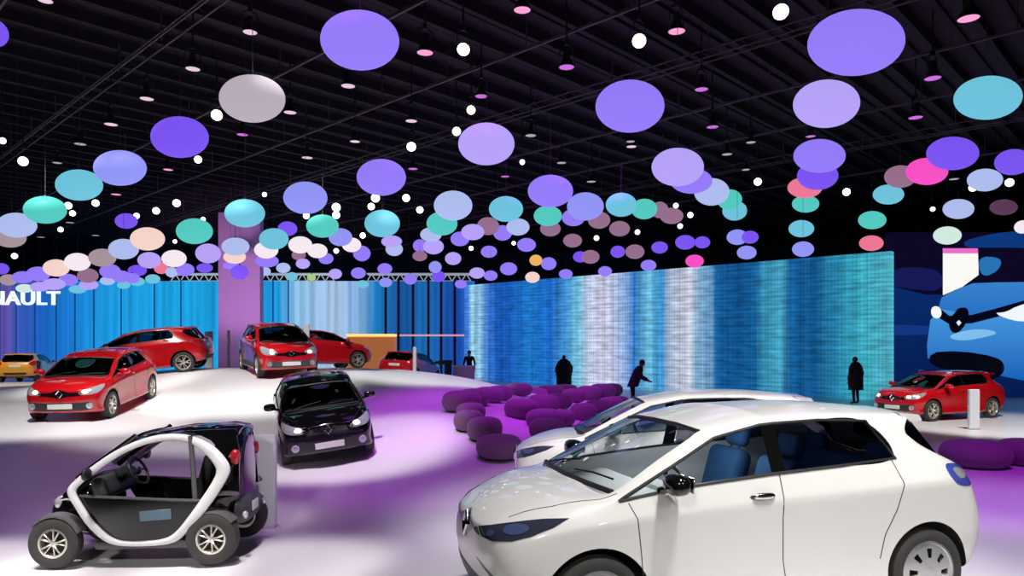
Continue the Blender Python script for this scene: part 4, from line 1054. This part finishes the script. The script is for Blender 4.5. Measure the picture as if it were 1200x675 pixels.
    r = empty('wall_shelf', ((506 - CX) / F * 46, 46.4, H - (393 - HY) / F * 46.4)); tag(r, 'long thin shelf lit pink from within on the dark blue far wall', 'shelf')
    MB().box((0, .2, 0), (4.2, .5, .10), None, .01, 1).build('board', mat('grey shelf', (.25, .22, .28), .5), r, smooth=False)
    MB().box((0, -.06, 0), (4.2, .03, .11)).build('light_strip', emat('pink strip light', (.95, .45, .50), .75), r, smooth=False)
    # lilac counter and black high table
    r = empty('small_counter'); put(r, 544, 33.2, 0); tag(r, 'low pale lilac counter at the left foot of the LED wall', 'counter')
    MB().box((0, 0, .48), (.95, .5, .96), None, .02, 2).build('counter_body', mat('lilac counter', (.6, .5, .7), .5), r, smooth=False)
    MB().box((0, 0, .98), (1.02, .56, .05), None, .01, 1).build('counter_top', M['totem'], r, smooth=False)
    r = empty('high_table'); put(r, 522, 32.6, 0); tag(r, 'black high table with a thick side support beside the lilac counter', 'table')
    MB().box((0, 0, 1.06), (.60, .5, .20), None, .03, 2).build('table_top', M['cloth_black'], r)
    MB().box((.12, 0, .48), (.30, .36, .96), None, .03, 2).build('table_support', M['cloth_black'], r)
    add_screen()

def add_screen():
    D = 31.0
    X = lambda px: (px - CX) / F * D
    Z = lambda py: H - (py - HY) / F * D
    r = empty('video_screen', (0, D, 0)); tag(r, 'huge video screen showing the nose of a blue car', 'screen')
    MB().box(((X(1043) + X(1290)) / 2, .25, (Z(272) + Z(470)) / 2), (X(1290) - X(1043), .4, Z(272) - Z(470)), None, .02, 1).build('screen_panel', emat('screen picture night blue', rgb(14, 10, 38), .9), r, smooth=False)
    lay = [0]
    def pic(name, pts, col, st=1.0, smoothn=0, g2=None):
        lay[0] += 1
        P = [Vector((X(a), Z(c_))) for a, c_ in pts]
        if smoothn: P = resample(P, max(24, len(P) * 6), smooth=smoothn)
        y = .04 - .006 * lay[0]
        b = MB(); vs_ = [b.bm.verts.new((p.x, y, p.y)) for p in P]; f = b.bm.faces.new(vs_); bmesh.ops.triangulate(b.bm, faces=[f])
        m = emat('screen picture ' + name, rgb(*col), st)
        if g2:      # the picture shown fades upwards between two tones
            nt = m.node_tree; tc = nt.nodes.new('ShaderNodeTexCoord'); sp = nt.nodes.new('ShaderNodeSeparateXYZ'); mr = nt.nodes.new('ShaderNodeMapRange'); mx = nt.nodes.new('ShaderNodeMix'); mx.data_type = 'RGBA'
            zs = [p.y for p in P]; mr.inputs[1].default_value = min(zs); mr.inputs[2].default_value = max(zs)
            nt.links.new(tc.outputs['Object'], sp.inputs[0]); nt.links.new(sp.outputs['Z'], mr.inputs[0]); nt.links.new(mr.outputs[0], mx.inputs[0])
            mx.inputs[6].default_value = rgb(*g2); mx.inputs[7].default_value = rgb(*col); nt.links.new(mx.outputs[2], nt.nodes['Emission'].inputs[0])
        return b.build(name, m, r, smooth=False)
    pic('picture_night_ground', [(1043, 335), (1085, 345), (1290, 350), (1290, 470), (1043, 470)], (10, 45, 110), .9, 0, (6, 28, 80))
    pic('picture_light_streak', [(1043, 316), (1075, 312), (1105, 318), (1105, 342), (1060, 338), (1043, 334)], (24, 30, 95), .8, 1)
    pic('picture_lower_streak', [(1043, 380), (1090, 382), (1090, 392), (1043, 393)], (22, 60, 140), .8)
    pic('picture_distant_road', [(1128, 283), (1160, 274), (1200, 270), (1290, 272), (1290, 300), (1200, 290), (1160, 290), (1130, 290)], (14, 60, 130), .9, 1)
    pic('picture_window_glow', [(1145, 300), (1176, 302), (1170, 318), (1150, 326)], (40, 120, 190), .9, 2)
    pic('picture_white_panel', [(1105, 291), (1146, 291), (1147, 322), (1128, 336), (1105, 346)], (252, 250, 245), 1.0)
    pic('picture_panel_edge', [(1105, 291), (1146, 291), (1146, 297), (1105, 297)], (235, 110, 205), 1.0)
    pic('picture_car_bonnet', [(1100, 360), (1103, 349), (1118, 340), (1140, 332), (1165, 331), (1230, 330), (1290, 332), (1290, 375), (1200, 366), (1160, 369), (1138, 372), (1108, 366)], (55, 130, 205), 1.0, 0, (38, 110, 195))
    pic('picture_car_nose', [(1086, 405), (1090, 375), (1103, 362), (1140, 370), (1200, 364), (1290, 372), (1290, 448), (1200, 446), (1170, 440), (1120, 425), (1087, 420)], (70, 150, 220), 1.0, 0, (20, 95, 185))
    pic('picture_lower_grille', [(1088, 413), (1125, 411), (1168, 418), (1178, 428), (1174, 440), (1162, 445), (1130, 436), (1090, 430)], (8, 10, 26), .8, 1)
    pic('picture_grille_band', [(1102, 362), (1112, 370), (1138, 369), (1165, 362), (1200, 352), (1290, 343), (1290, 352), (1200, 363), (1166, 372), (1138, 379), (1112, 380), (1099, 372)], (6, 10, 30), .8)
    pic('picture_badge_surround', [(1119, 366), (1122, 361), (1132, 360), (1135, 366), (1134, 374), (1128, 385), (1121, 391), (1114, 389), (1111, 380), (1113, 372)], (6, 8, 24), .8, 1)
    pic('picture_badge_glint', [(1120, 378), (1123, 375), (1126, 378), (1123, 382)], (230, 235, 245), 1.0)
    pic('picture_left_headlamp', [(1090, 362), (1095, 358), (1102, 361), (1103, 370), (1098, 374), (1091, 371)], (245, 250, 255), 1.0, 2)
    pic('picture_right_headlamp', [(1163, 367), (1178, 366), (1190, 359), (1215, 352), (1260, 350), (1260, 372), (1205, 377), (1186, 376)], (240, 246, 255), 1.0, 1)
    pic('picture_body_glint', [(1108, 395), (1125, 388), (1150, 385), (1172, 390), (1150, 396), (1125, 400)], (125, 190, 235), 1.0, 2)
    return r
# ------------------------------------------------------------------ balloon lamps
PAL = {'violet': (152, 126, 252), 'lavender': (186, 165, 252), 'periwinkle': (148, 152, 248), 'teal': (86, 205, 195), 'cyan': (112, 198, 222), 'grey': (186, 176, 188), 'white': (252, 238, 246),
       'peach': (250, 216, 206), 'mauve': (152, 112, 142), 'pink': (252, 82, 200), 'coral': (240, 122, 150), 'purple': (126, 86, 245), 'pale blue': (178, 192, 242), 'orange': (240, 182, 100), 'mint': (215, 238, 228), 'taupe': (170, 150, 156), 'dusky': (92, 58, 86), 'green': (170, 210, 120)}
KEY = {'V': 'violet', 'L': 'lavender', 'B': 'periwinkle', 'T': 'teal', 'C': 'cyan', 'G': 'grey', 'W': 'white', 'P': 'peach', 'M': 'mauve', 'K': 'pink', 'R': 'coral', 'U': 'purple', 'S': 'pale blue', 'O': 'orange', 'E': 'mint', 'A': 'taupe', 'D': 'dusky', 'N': 'green'}
BAL = '''422,48,91,71,V 1002,51,105,77,V 738,125,80,62,V 968,122,73,56,L 296,116,74,56,G 570,169,66,50,L 1157,115,69,50,C 211,161,63,48,U 141,197,56,41,B 93,217,49,36,C 53,246,44,32,T 20,264,40,29,S 12,279,32,22,A
447,208,57,43,V 358,232,50,38,B 287,250,45,33,C 228,271,40,30,T 173,280,37,27,P 145,292,32,24,S 148,259,24,18,U 120,302,29,21,A 91,307,27,21,W 66,314,27,20,P 531,241,45,35,S 593,245,40,30,C 518,262,36,28,T 448,262,41,32,C
378,265,37,27,T 399,278,27,21,B 337,268,22,17,U 321,280,33,25,C 352,287,27,20,W 312,293,27,20,W 372,294,23,17,W 645,224,53,38,V 642,253,33,24,T 686,242,43,33,B 672,255,27,20,V 702,258,26,20,M 645,268,24,18,M 794,196,60,45,L
810,212,48,30,V 834,225,40,32,S 855,234,28,24,T 861,247,28,23,C 728,240,36,28,C 755,245,30,24,T 773,246,20,20,M 787,253,27,19,M 726,268,24,18,M 671,282,22,16,M 864,278,24,18,B 879,278,19,15,U 875,296,22,16,B 803,284,23,17,U
823,284,18,14,U 773,290,19,14,U 744,295,22,17,M 724,295,17,14,U 680,301,17,13,U 692,301,21,16,M 617,287,22,16,V 573,295,19,14,V 596,315,20,15,V 575,323,16,12,V 628,305,15,13,O 643,309,18,15,V 624,325,17,13,P 663,321,16,11,V
709,318,16,12,V 760,311,18,13,V 814,306,21,15,K 589,273,22,18,V 607,266,27,20,S 572,265,26,21,M 554,272,27,19,L 539,280,22,17,V 505,275,25,17,S 508,289,24,18,L 492,288,16,15,V 492,300,17,12,M 531,303,19,15,L 510,313,15,14,B 514,324,16,13,U
540,333,14,10,V 559,320,18,13,L 481,327,15,13,V 451,315,17,13,V 452,331,15,11,B 420,320,17,13,V 424,297,20,18,V 459,283,24,14,L 462,292,20,16,S 412,287,22,17,W 355,309,16,12,L 382,303,17,13,V 350,299,16,12,M 332,314,16,12,S 313,306,26,12,V
393,321,15,12,L 342,324,13,10,C 365,325,10,8,N 311,318,12,10,S 425,333,14,9,C 244,297,28,23,L 276,289,31,21,S 275,301,25,16,P 204,303,27,20,W 175,305,25,19,L 189,314,16,14,R 217,316,20,15,V 240,314,18,11,U 161,317,20,13,U 179,327,16,11,C
161,330,16,10,C 201,319,13,12,S 281,319,20,17,U 270,311,17,9,V 300,306,18,12,V 2,315,15,13,U 10,328,18,13,A 27,325,22,14,V 45,321,24,17,V 63,333,24,12,L 80,328,20,14,V 103,323,22,17,M 129,318,22,17,V 142,324,20,14,V 126,329,16,10,S 155,326,16,12,V
104,334,20,11,L 91,339,18,9,C 145,334,14,9,C 29,338,18,9,E 47,336,20,10,L 960,183,57,39,V 958,206,45,33,U 943,220,38,24,R 944,239,30,20,T 939,268,28,20,C 941,292,24,18,B 1086,201,44,31,K 1055,207,34,26,M 1116,180,54,38,U 1041,228,33,23,C
1022,258,30,21,T 1021,285,26,18,R 1154,211,36,26,S 1187,190,37,30,U 1123,245,32,23,S 1110,276,29,21,E 1176,243,28,18,D 1198,266,16,18,W -10,38,34,38,U'''
BAL = [(float(a), float(b), float(c), float(d), KEY[e]) for a, b, c, d, e in (t.split(',') for t in BAL.split())]

def wall_depth(px):
    if px < 300 and px > 252: return 38.6
    if px < 552: return 46.5
    if px > 1042: return 30.8
    A = (15.15, 29.0); B = (-3.0, 45.6); q = (px - CX) / F
    t = (A[0] - q * A[1]) / (q * (B[1] - A[1]) - (B[0] - A[0])); return A[1] + t * (B[1] - A[1])

ZONES = [(-50, 75, 'white wall lettering'), (75, 150, 'three-quarter red hatchback'), (150, 252, 'red car on the crest'), (252, 310, 'mauve column'), (310, 400, 'red crossover'), (400, 470, 'orange counter'),
         (470, 556, 'pink lit shelf'), (556, 640, 'cluster of poufs'), (640, 720, 'person in bulky black'), (720, 790, 'leaning person in black'), (790, 900, 'middle of the LED wall'), (900, 1050, 'teal end of the LED wall'), (1050, 1300, 'video screen')]
def zone(px):
    for a, b, n in ZONES:
        if a <= px < b: return n
ORD = ['first', 'second', 'third', 'fourth', 'fifth', 'sixth', 'seventh', 'eighth', 'ninth', 'tenth']

def size_word(w):
    return 'large' if w >= 56 else 'mid sized' if w >= 34 else 'small' if w >= 21 else 'tiny'

def unique_labels(items, fmt_one, fmt_many):
    """items: (px, key tuple); the label counts from the left among those that share the key"""
    groups = {}
    for i, (px, key) in enumerate(items): groups.setdefault(key, []).append((px, i))
    out = {}
    for key, lst in groups.items():
        lst.sort()
        for n, (px, i) in enumerate(lst):
            out[i] = fmt_one(key) if len(lst) == 1 else fmt_many(key, ORD[n])
    return out

HAND = {(1002, 51): 'largest violet balloon lamp, high up over the teal end of the LED wall', (422, 48): 'large violet balloon lamp highest on the left, above the lamp rails',
        (296, 116): 'large pale grey balloon lamp, the only grey one, high over the mauve column', (1157, 115): 'large cyan balloon lamp high above the video screen', (738, 125): 'large violet balloon lamp high above the leaning person, below a glaring spotlight',
        (968, 122): 'large lavender balloon lamp directly under the largest violet one', (570, 169): 'large lavender balloon lamp high above the poufs', (211, 161): 'large deep purple balloon lamp high above the red car on the crest',
        (794, 196): 'large pale lavender balloon lamp in front of an overlapping chain of blue and teal ones', (814, 306): 'small hot pink balloon lamp hanging right at the top edge of the LED wall',
        (1086, 201): 'hot pink balloon lamp half tucked behind a deep purple one above the video screen', (628, 305): 'tiny orange balloon lamp, the only orange one, above the poufs', (-10, 38): 'purple balloon lamp cut off by the top left edge of the picture', (365, 325): 'tiny green balloon lamp, the only green one, at the top of the far wall'}

def add_balloons():
    sph = {}
    def shade(col):
        if col not in sph:
            c = PAL[col]; e = rgb(*c)
            m = mat('glowing %s balloon skin' % col, tuple(q * .13 for q in e[:3]), 0.6, 0, 0, .1, emit=e, estr=.94)
            m.cycles.emission_sampling = 'NONE'
            sph[col] = MB().ball((0, 0, 0), (1, 1, 1), 40).data('balloon', m)
        return sph[col]
    cord = MB().tube([(0, 0, 0), (0, 0, 1)], 1, 6).data('cord', M['cord']); cap = MB().lathe([(0, 0), (1, 0), (.8, .9), (.3, 1), (0, 1)], 12).data('cap', M['fixture'])
    items = [(b[0], (size_word(b[2]), b[4], zone(b[0]))) for b in BAL]
    labs = unique_labels(items, lambda k: '%s %s balloon lamp hanging above the %s' % k, lambda k, n: '%s %s balloon lamp above the %s, %s from the left' % (k + (n,)))
    done = []
    for i, (px, py, w, h, col) in sorted(enumerate(BAL), key=lambda t: -t[1][2]):
        d = min(F / w * 1.0, wall_depth(px) * .93)
        if py < 150 and px > 900: d = F / w * 1.0
        # keep it clear of the ceiling
        while H - (py - HY) / F * d > 8.6: d *= .95
        lim = wall_depth(px) * .965; d0 = d
        for f in [1] + [q for k in range(1, 40) for q in (1 + .012 * k, 1 - .012 * k)]:
            d = d0 * f
            if d > lim or H - (py - HY) / F * d > 9.0: continue
            X_ = (px - CX) / F * d; a_ = w / F * d / 2
            if all((X_ - u) ** 2 + (d - v_) ** 2 > ((a_ + s_) * 1.04) ** 2 for u, v_, s_ in done): break
        else: d = d0
        done.append(((px - CX) / F * d, d, w / F * d / 2))
        a = w / F * d / 2
        e = math.atan2(HY - py, F) ; hh = h / F * d / 2
        b = math.sqrt(max((hh * math.cos(e)) ** 2 - (a * math.sin(e)) ** 2, (a * .55) ** 2)) / math.cos(e) if True else hh
        b = min(b, a * .95)
        p = at(px, py, d)
        o = empty('balloon_lamp', p)
        lab = HAND.get((int(px), int(py)), labs[i])
        tag(o, lab, 'balloon lamp', 'glowing balloon lamps under the ceiling')
        s = link('balloon_skin', shade(col), o); s.scale = (a, a, b)
        s.rotation_euler = (0, math.radians(11) * max(-1.1, min(1.3, (px - 600) / 400)) * max(0, min(1, (405 - py) / 230)), 0)
        c = link('cord', cord, o); c.location = (0, 0, b * .97); c.scale = (.006, .006, 10.3 - p.z - b * .97)
        k = link('cap', cap, o); k.location = (0, 0, b * .975); k.scale = (.05, .05, .05)

# ------------------------------------------------------------------ ceiling spotlights
DOWN = '''293,38,18,p 226,81,18,p 172,116,17,p 130,146,16,p 94,169,14,w 53,1,18,p 612,12,22,k 498,62,21,k 408,101,18,p 340,132,16,p 564,113,16,v 482,142,15,p 416,166,13,p 793,37,22,k 664,79,20,v 822,105,17,v 835,149,15,v 740,172,13,p 622,159,14,w 880,167,12,w
1135,22,26,k 1093,92,20,v 1073,138,17,v 950,160,12,v 284,158,14,v 360,185,14,p 484,198,12,v 592,207,11,v 197,199,12,k 136,228,12,k 67,191,11,w 658,191,12,w 693,213,12,w 739,166,11,w 852,181,13,w 874,199,10,w 1118,210,12,w 48,278,9,w 82,261,10,w 112,276,9,w'''
GLARE = '''543,58,22 749,48,24 915,14,27 254,135,19 552,129,15 535,154,15 482,172,16 27,189,16 3,165,11 232,187,13 207,238,13 183,247,12 112,238,12 80,241,12 85,250,10 440,232,15 476,232,13 435,242,12 394,243,15 394,252,13 359,253,11 492,246,12 425,276,10 394,294,9
17,300,10 552,291,8 699,279,9 747,272,9 888,213,13 992,225,13 1140,220,13 1183,214,14 160,253,10 71,269,9 310,228,8 205,283,7 809,252,10 797,265,9 792,241,9 1093,245,8 238,257,8 602,285,7 500,277,8 612,190,9'''
def add_fixtures():
    lens = {'p': emat('pale pink lamp lens', rgb(235, 200, 225), 1.0, 'NONE'), 'k': emat('pink lamp lens', rgb(255, 165, 215), 1.0, 'NONE'), 'v': emat('violet lamp lens', rgb(205, 110, 225), 1.0, 'NONE'), 'w': emat('dim white lamp lens', rgb(190, 180, 195), .8, 'NONE'), 'g': emat('glaring white lamp lens', (1, .97, .94), 4.0, 'NONE')}
    house = MB().lathe([(0, .95), (.35, .93), (.42, .80), (.50, .40), (.98, .08), (1.0, 0), (.93, 0), (.88, .06), (0, .07)], 24).data('housing', M['fixture'])
    yoke = MB().tube([(-1.05, 0, .45), (-1.02, 0, .8), (-.85, 0, 1.2), (0, 0, 1.35), (.85, 0, 1.2), (1.02, 0, .8), (1.05, 0, .45)], .07, 6).data('yoke', M['fixture'])
    rod = MB().tube([(0, 0, 0), (0, 0, 1)], 1, 8).data('rod', M['fixture'])
    clamp = MB().box((0, 0, 0), (.5, .5, .7), None, .08, 1).data('clamp', M['fixture'])
    lm = {k: MB().lathe([(0, .025), (.6, .02), (.93, .01), (.93, .05), (0, .06)], 24).data('lens', m) for k, m in lens.items()}
    L_ = []
    for t in DOWN.split():
        a, b, c, k = t.split(','); L_.append((float(a), float(b), float(c), k))
    for t in GLARE.split():
        a, b, c = t.split(','); L_.append((float(a), float(b), float(c), 'g'))
    names = {'p': 'pale pink', 'k': 'pink', 'v': 'violet', 'w': 'dim white', 'g': 'glaring white'}
    def row(py): return 'topmost rows' if py < 70 else 'upper rows' if py < 150 else 'middle rows' if py < 215 else 'far rows'
    labs = unique_labels([(a, (names[k], row(b), zone(a))) for a, b, c, k in L_], lambda q: '%s ceiling spotlight, %s, above the %s' % q, lambda q, n: '%s ceiling spotlight, %s, above the %s, %s from left' % (q + (n,)))
    for i, (px, py, w, k) in enumerate(L_):
        zt = 8.5
        d = min(F * (zt - H) / (HY - py), 50)
        p = at(px, py, d); r = max(w / F * d / 2 * (.72 if k == 'g' else .95), .08)
        root = empty('ceiling_spotlight', p); tag(root, labs[i], 'spotlight', 'black spotlights under the ceiling')
        if k == 'g':
            to = (Vector((0, 0, H)) - p); to.z -= 4.0 + 3 * math.sin(i * 2.1); to.x += 3 * math.sin(i * 1.7); aim = to.normalized(); q = (-aim).to_track_quat('Z', 'Y')
        else: q = Euler((0, 0, 0)).to_quaternion()
        h = link('housing', house, root); h.rotation_mode = 'QUATERNION'; h.rotation_quaternion = q; h.scale = (r, r, r * 2.3 if k != 'g' else r * 1.5)
        link('lens', lm[k], h)
        y = link('yoke', yoke, root); y.scale = (r * 1.05, r * 1.05, r * 2.2); y.rotation_euler = (0, 0, .6)
        rd = link('rod', rod, root); rd.location = (0, 0, r * 2.8); rd.scale = (.022, .022, max(.1, 10.2 - p.z - r * 2.8))
        cl = link('clamp', clamp, root); cl.location = (0, 0, r * 3.1); cl.scale = (r, r, r)

# ------------------------------------------------------------------ poufs, totems
POUF = [(585, 541, 53, 31), (568, 519, 40, 30), (549, 513, 33, 28), (552, 500, 32, 24), (541, 484, 43, 27), (556, 477, 36, 22), (573, 473, 34, 20), (585, 470, 30, 18), (608, 465, 30, 16), (624, 462, 34, 16), (645, 459, 30, 14), (662, 457, 28, 13),
        (611, 492, 38, 25), (637, 485, 36, 24), (655, 480, 30, 20), (638, 503, 43, 24), (641, 518, 40, 28), (672, 473, 26, 18), (690, 470, 28, 18), (706, 468, 30, 18), (717, 465, 24, 16), (684, 494, 30, 22), (700, 486, 28, 18), (716, 480, 28, 15), (1143, 550, 74, 35), (1199, 547, 56, 34), (660, 500, 28, 20), (724, 478, 26, 14)]
def add_poufs():
    # front ones first; each drops onto the floor where its base is seen
    labs = {}
    body = MB()
    n = 28
    prof = [(0, 0), (.55, 0), (.78, .06), (.94, .24), (1, .48), (.95, .73), (.78, .91), (.45, .985), (0, 1)]
    body.lathe(prof, n); me = body.data('pouf', M['pouf'], sub=2)
    order = sorted(range(len(POUF)), key=lambda i: -POUF[i][1])
    names = {0: 'big mauve pouf nearest the white hatchbacks, front tip of the left row', 24: 'wide plum pouf on its own beyond the tail of the front white hatchback', 25: 'plum pouf cut off by the right edge, next to another plum pouf'}
    lefts = [1, 2, 3, 4, 5, 6, 7, 8, 9, 10, 11]; mids = [16, 15, 12, 13, 14, 26]; rights = [17, 18, 19, 20, 21, 22, 23, 27]
    for q, i in enumerate(lefts): names[i] = 'mauve pouf in the left curving row, place %s behind its big front pouf' % (ORD[q] if q < 10 else 'last')
    for q, i in enumerate(mids): names[i] = 'mauve pouf in the middle clump of the seating, %s from the front' % ORD[q]
    for q, i in enumerate(rights): names[i] = 'mauve pouf in the clump behind the rear white hatchback, %s counted from the left' % ORD[q]
    put_ = []
    for i, (px, py, w, h) in enumerate(POUF):
        # march down the sight line until it meets the floor
        d = 8.0
        while d < 40:
            p = at(px, py - 1.5, d)
            if p.z <= fz(p.x, p.y) + .0: break
            d += .05
        d = min(d, F / w * 1.15, 31.5)
        r = w / F * d / 2 * 1.12; hh = min(max(h / F * d * .92, r * .75), r * 1.35)
        for st in [0] + [q * sg for q in range(1, 40) for sg in (.06, -.06)]:
            p = at(px, py, d + r * .3 + st); r2 = w / F * (d + st) / 2 * 1.12
            if d + st < 33.5 and all((p.x - u) ** 2 + (p.y - v_) ** 2 > (.95 * (r2 + s_)) ** 2 for u, v_, s_ in put_): r = r2; break
        put_.append((p.x, p.y, r)); o = link('pouf', me); o.location = (p.x, p.y, fz(p.x, p.y) - .015); o.scale = (r, r * .95, hh); o.rotation_euler = (0, 0, random.uniform(0, 6))
        tag(o, names[i], 'pouf', 'round fabric poufs')

def totem(px, py, d, w, h, dep, label, cat='totem', slim=False):
    x = (px - CX) / F * d; r = empty('display_totem', (x, d, fz(x, d))); tag(r, label, cat)
    MB().box((0, 0, h / 2 + .02), (w, dep, h), None, .012, 2).build('panel', M['totem'], r, smooth=False)
    MB().box((0, 0, .012), (w * 1.12, dep * 1.6, .03), None, .008, 1).build('base_plate', M['rim'], r, smooth=False)
    return r

def add_totems():
    totem(311, 633, 9.4, .275, 1.19, .10, 'blank pale grey display totem standing behind the tail of the tiny buggy')
    totem(1141, 492, 19.3, .27, 1.05, .10, 'blank white totem standing in front of the red estate car')
    totem(245, 432, 25.6, .26, 1.30, .10, 'white totem right behind the tail of the red car on the crest')
    totem(268, 432, 26.5, .10, 1.40, .06, 'very thin white pole standing in front of the mauve column')
    totem(359, 430, 24.9, .20, 1.50, .08, 'white totem rising between the red crossover and the side on red hatchback')
    totem(46, 446, 31, .16, 1.05, .10, 'lilac white totem between the yellow car and the three quarter red hatchback')
    totem(486, 440, 30.4, .14, 1.35, .08, 'thin white totem beside the distant red hatchback seen from the tail')

# ------------------------------------------------------------------ light
def spot(name, pos, target, color, power, angle, blend=.6, r=.25):
    l = bpy.data.lights.new(name, 'SPOT'); l.color = color; l.energy = power; l.spot_size = math.radians(angle); l.spot_blend = blend; l.shadow_soft_size = r
    o = bpy.data.objects.new(name, l); COL.objects.link(o); o.location = pos
    o.rotation_euler = (Vector(target) - Vector(pos)).to_track_quat('-Z', 'Y').to_euler()
    return o
def gspot(x, y, color, power, angle, dx=0, dy=-3, z=8.6, **k):
    return spot('stage_light', (x + dx, y + dy, z), (x, y, fz(x, y)), color, power, angle, **k)

WH = (1, .965, .93); PU = (.46, .025, .72); LI = (.62, .38, .88); MA = (.60, .18, .80)
def add_lights():
    k = 1.0
    # white pools over the cars
    gspot(1.4, 5.6, WH, 2700 * k, 46, 1.0, -2.5, r=.5); gspot(1.9, 9.3, WH, 2200 * k, 44, 0, -3); gspot(3.9, 6.2, WH, 1200 * k, 46, 2, -3)
    spot('stage_light', (-1.5, -3.0, 5.6), (1.6, 5.0, .7), WH, 850 * k, 30, r=.5); spot('stage_light', (4.5, -2.5, 5.6), (2.8, 5.2, .7), WH, 500 * k, 32, r=.5); spot('stage_light', (-3.0, -2.0, 5.6), (-4.1, 7.6, .5), WH, 1500, 20, r=.4)
    gspot(-6.0, 7.25, WH, 3600 * k, 21, 0, -1.8, blend=.55); gspot(-4.3, 7.25, WH, 3200 * k, 21, 0, -1.8, blend=.55); gspot(-2.6, 7.3, WH, 2900 * k, 20, 0, -1.8, blend=.6)
    gspot(-3.3, 14.4, WH, 3200 * k, 34, 0, -4); gspot(-10.3, 17.0, WH, 3800 * k, 40, 1.5, -4); gspot(-7.2, 16.6, WH, 1700 * k, 44, 0, -4)
    gspot(-7.5, 20.3, WH, 4200 * k, 44, 0, -4.5); gspot(-12, 22.2, WH, 3000 * k, 40, 0, -5); gspot(-2.6, 23.2, WH, 3200 * k, 42, 0, -5); gspot(-16, 20, WH, 1500 * k, 50, 0, -4)
    gspot(-23, 34, WH, 2600 * k, 46, 0, -5); gspot(-5, 31, WH, 2200 * k, 34, 1, -4); gspot(-6.5, 26.5, WH, 2200 * k, 40, 0, -5)
    gspot(13.6, 20.2, WH, 4600 * k, 42, -2, -5); gspot(9.5, 24, WH, 1500 * k, 50, 0, -4)
    spot('stage_light', (-1.2, 4.0, 6.5), at(311, 560, 9.4), WH, 900, 9, .5, .2)
    # violet washes
    gspot(-1.4, 16.8, PU, 3000 * k, 50, 0, -2, r=.6); gspot(1.2, 18.5, PU, 2100 * k, 56, 1, -3, r=.6); gspot(.6, 24, PU, 2100 * k, 56, 0, -3, r=.6); gspot(3, 26, PU, 2400 * k, 54, 0, -3, r=.6); gspot(1.2, 30, PU, 2600 * k, 50, 0, -3, r=.6)
    gspot(-9, 10.5, LI, 420 * k, 70, 0, -2, r=.6); gspot(-2.6, 9.8, MA, 700 * k, 56, 0, -1.5, r=.6); gspot(-6, 11.4, MA, 330 * k, 60, 0, -2, r=.6)
    gspot(7.8, 11.2, PU, 2700 * k, 60, 0, -2, r=.6); gspot(6.0, 8.8, LI, 1300 * k, 54, 0, -1, r=.6); gspot(-.6, 12.6, PU, 1300 * k, 44, 0, -1, r=.6)
    # column wash and ceiling glow
    spot('stage_light', (-13.5, 30, 2.0), (-14.6, 39, 6.2), (.80, .44, .90), 1900, 50, r=.5)
    spot('stage_light', (-11.5, 30, 2.0), (-14.2, 39, 4.0), (.80, .44, .90), 900, 50, r=.5)

M['cord'] = mat('thin suspension cord', (.05, .045, .05), .7)
M['pouf_seam'] = mat('pouf piping', (.20, .12, .20), .9)

add_setting()
add_cars()
bg = make_buggy(); bx, by = -4.07, 8.32
place(bg, bx, by, (-1, -.05)); bg.scale = (.975, 1, 1); 
add_people()
add_poufs()
add_totems()
add_balloons()
add_fixtures()
add_lights()
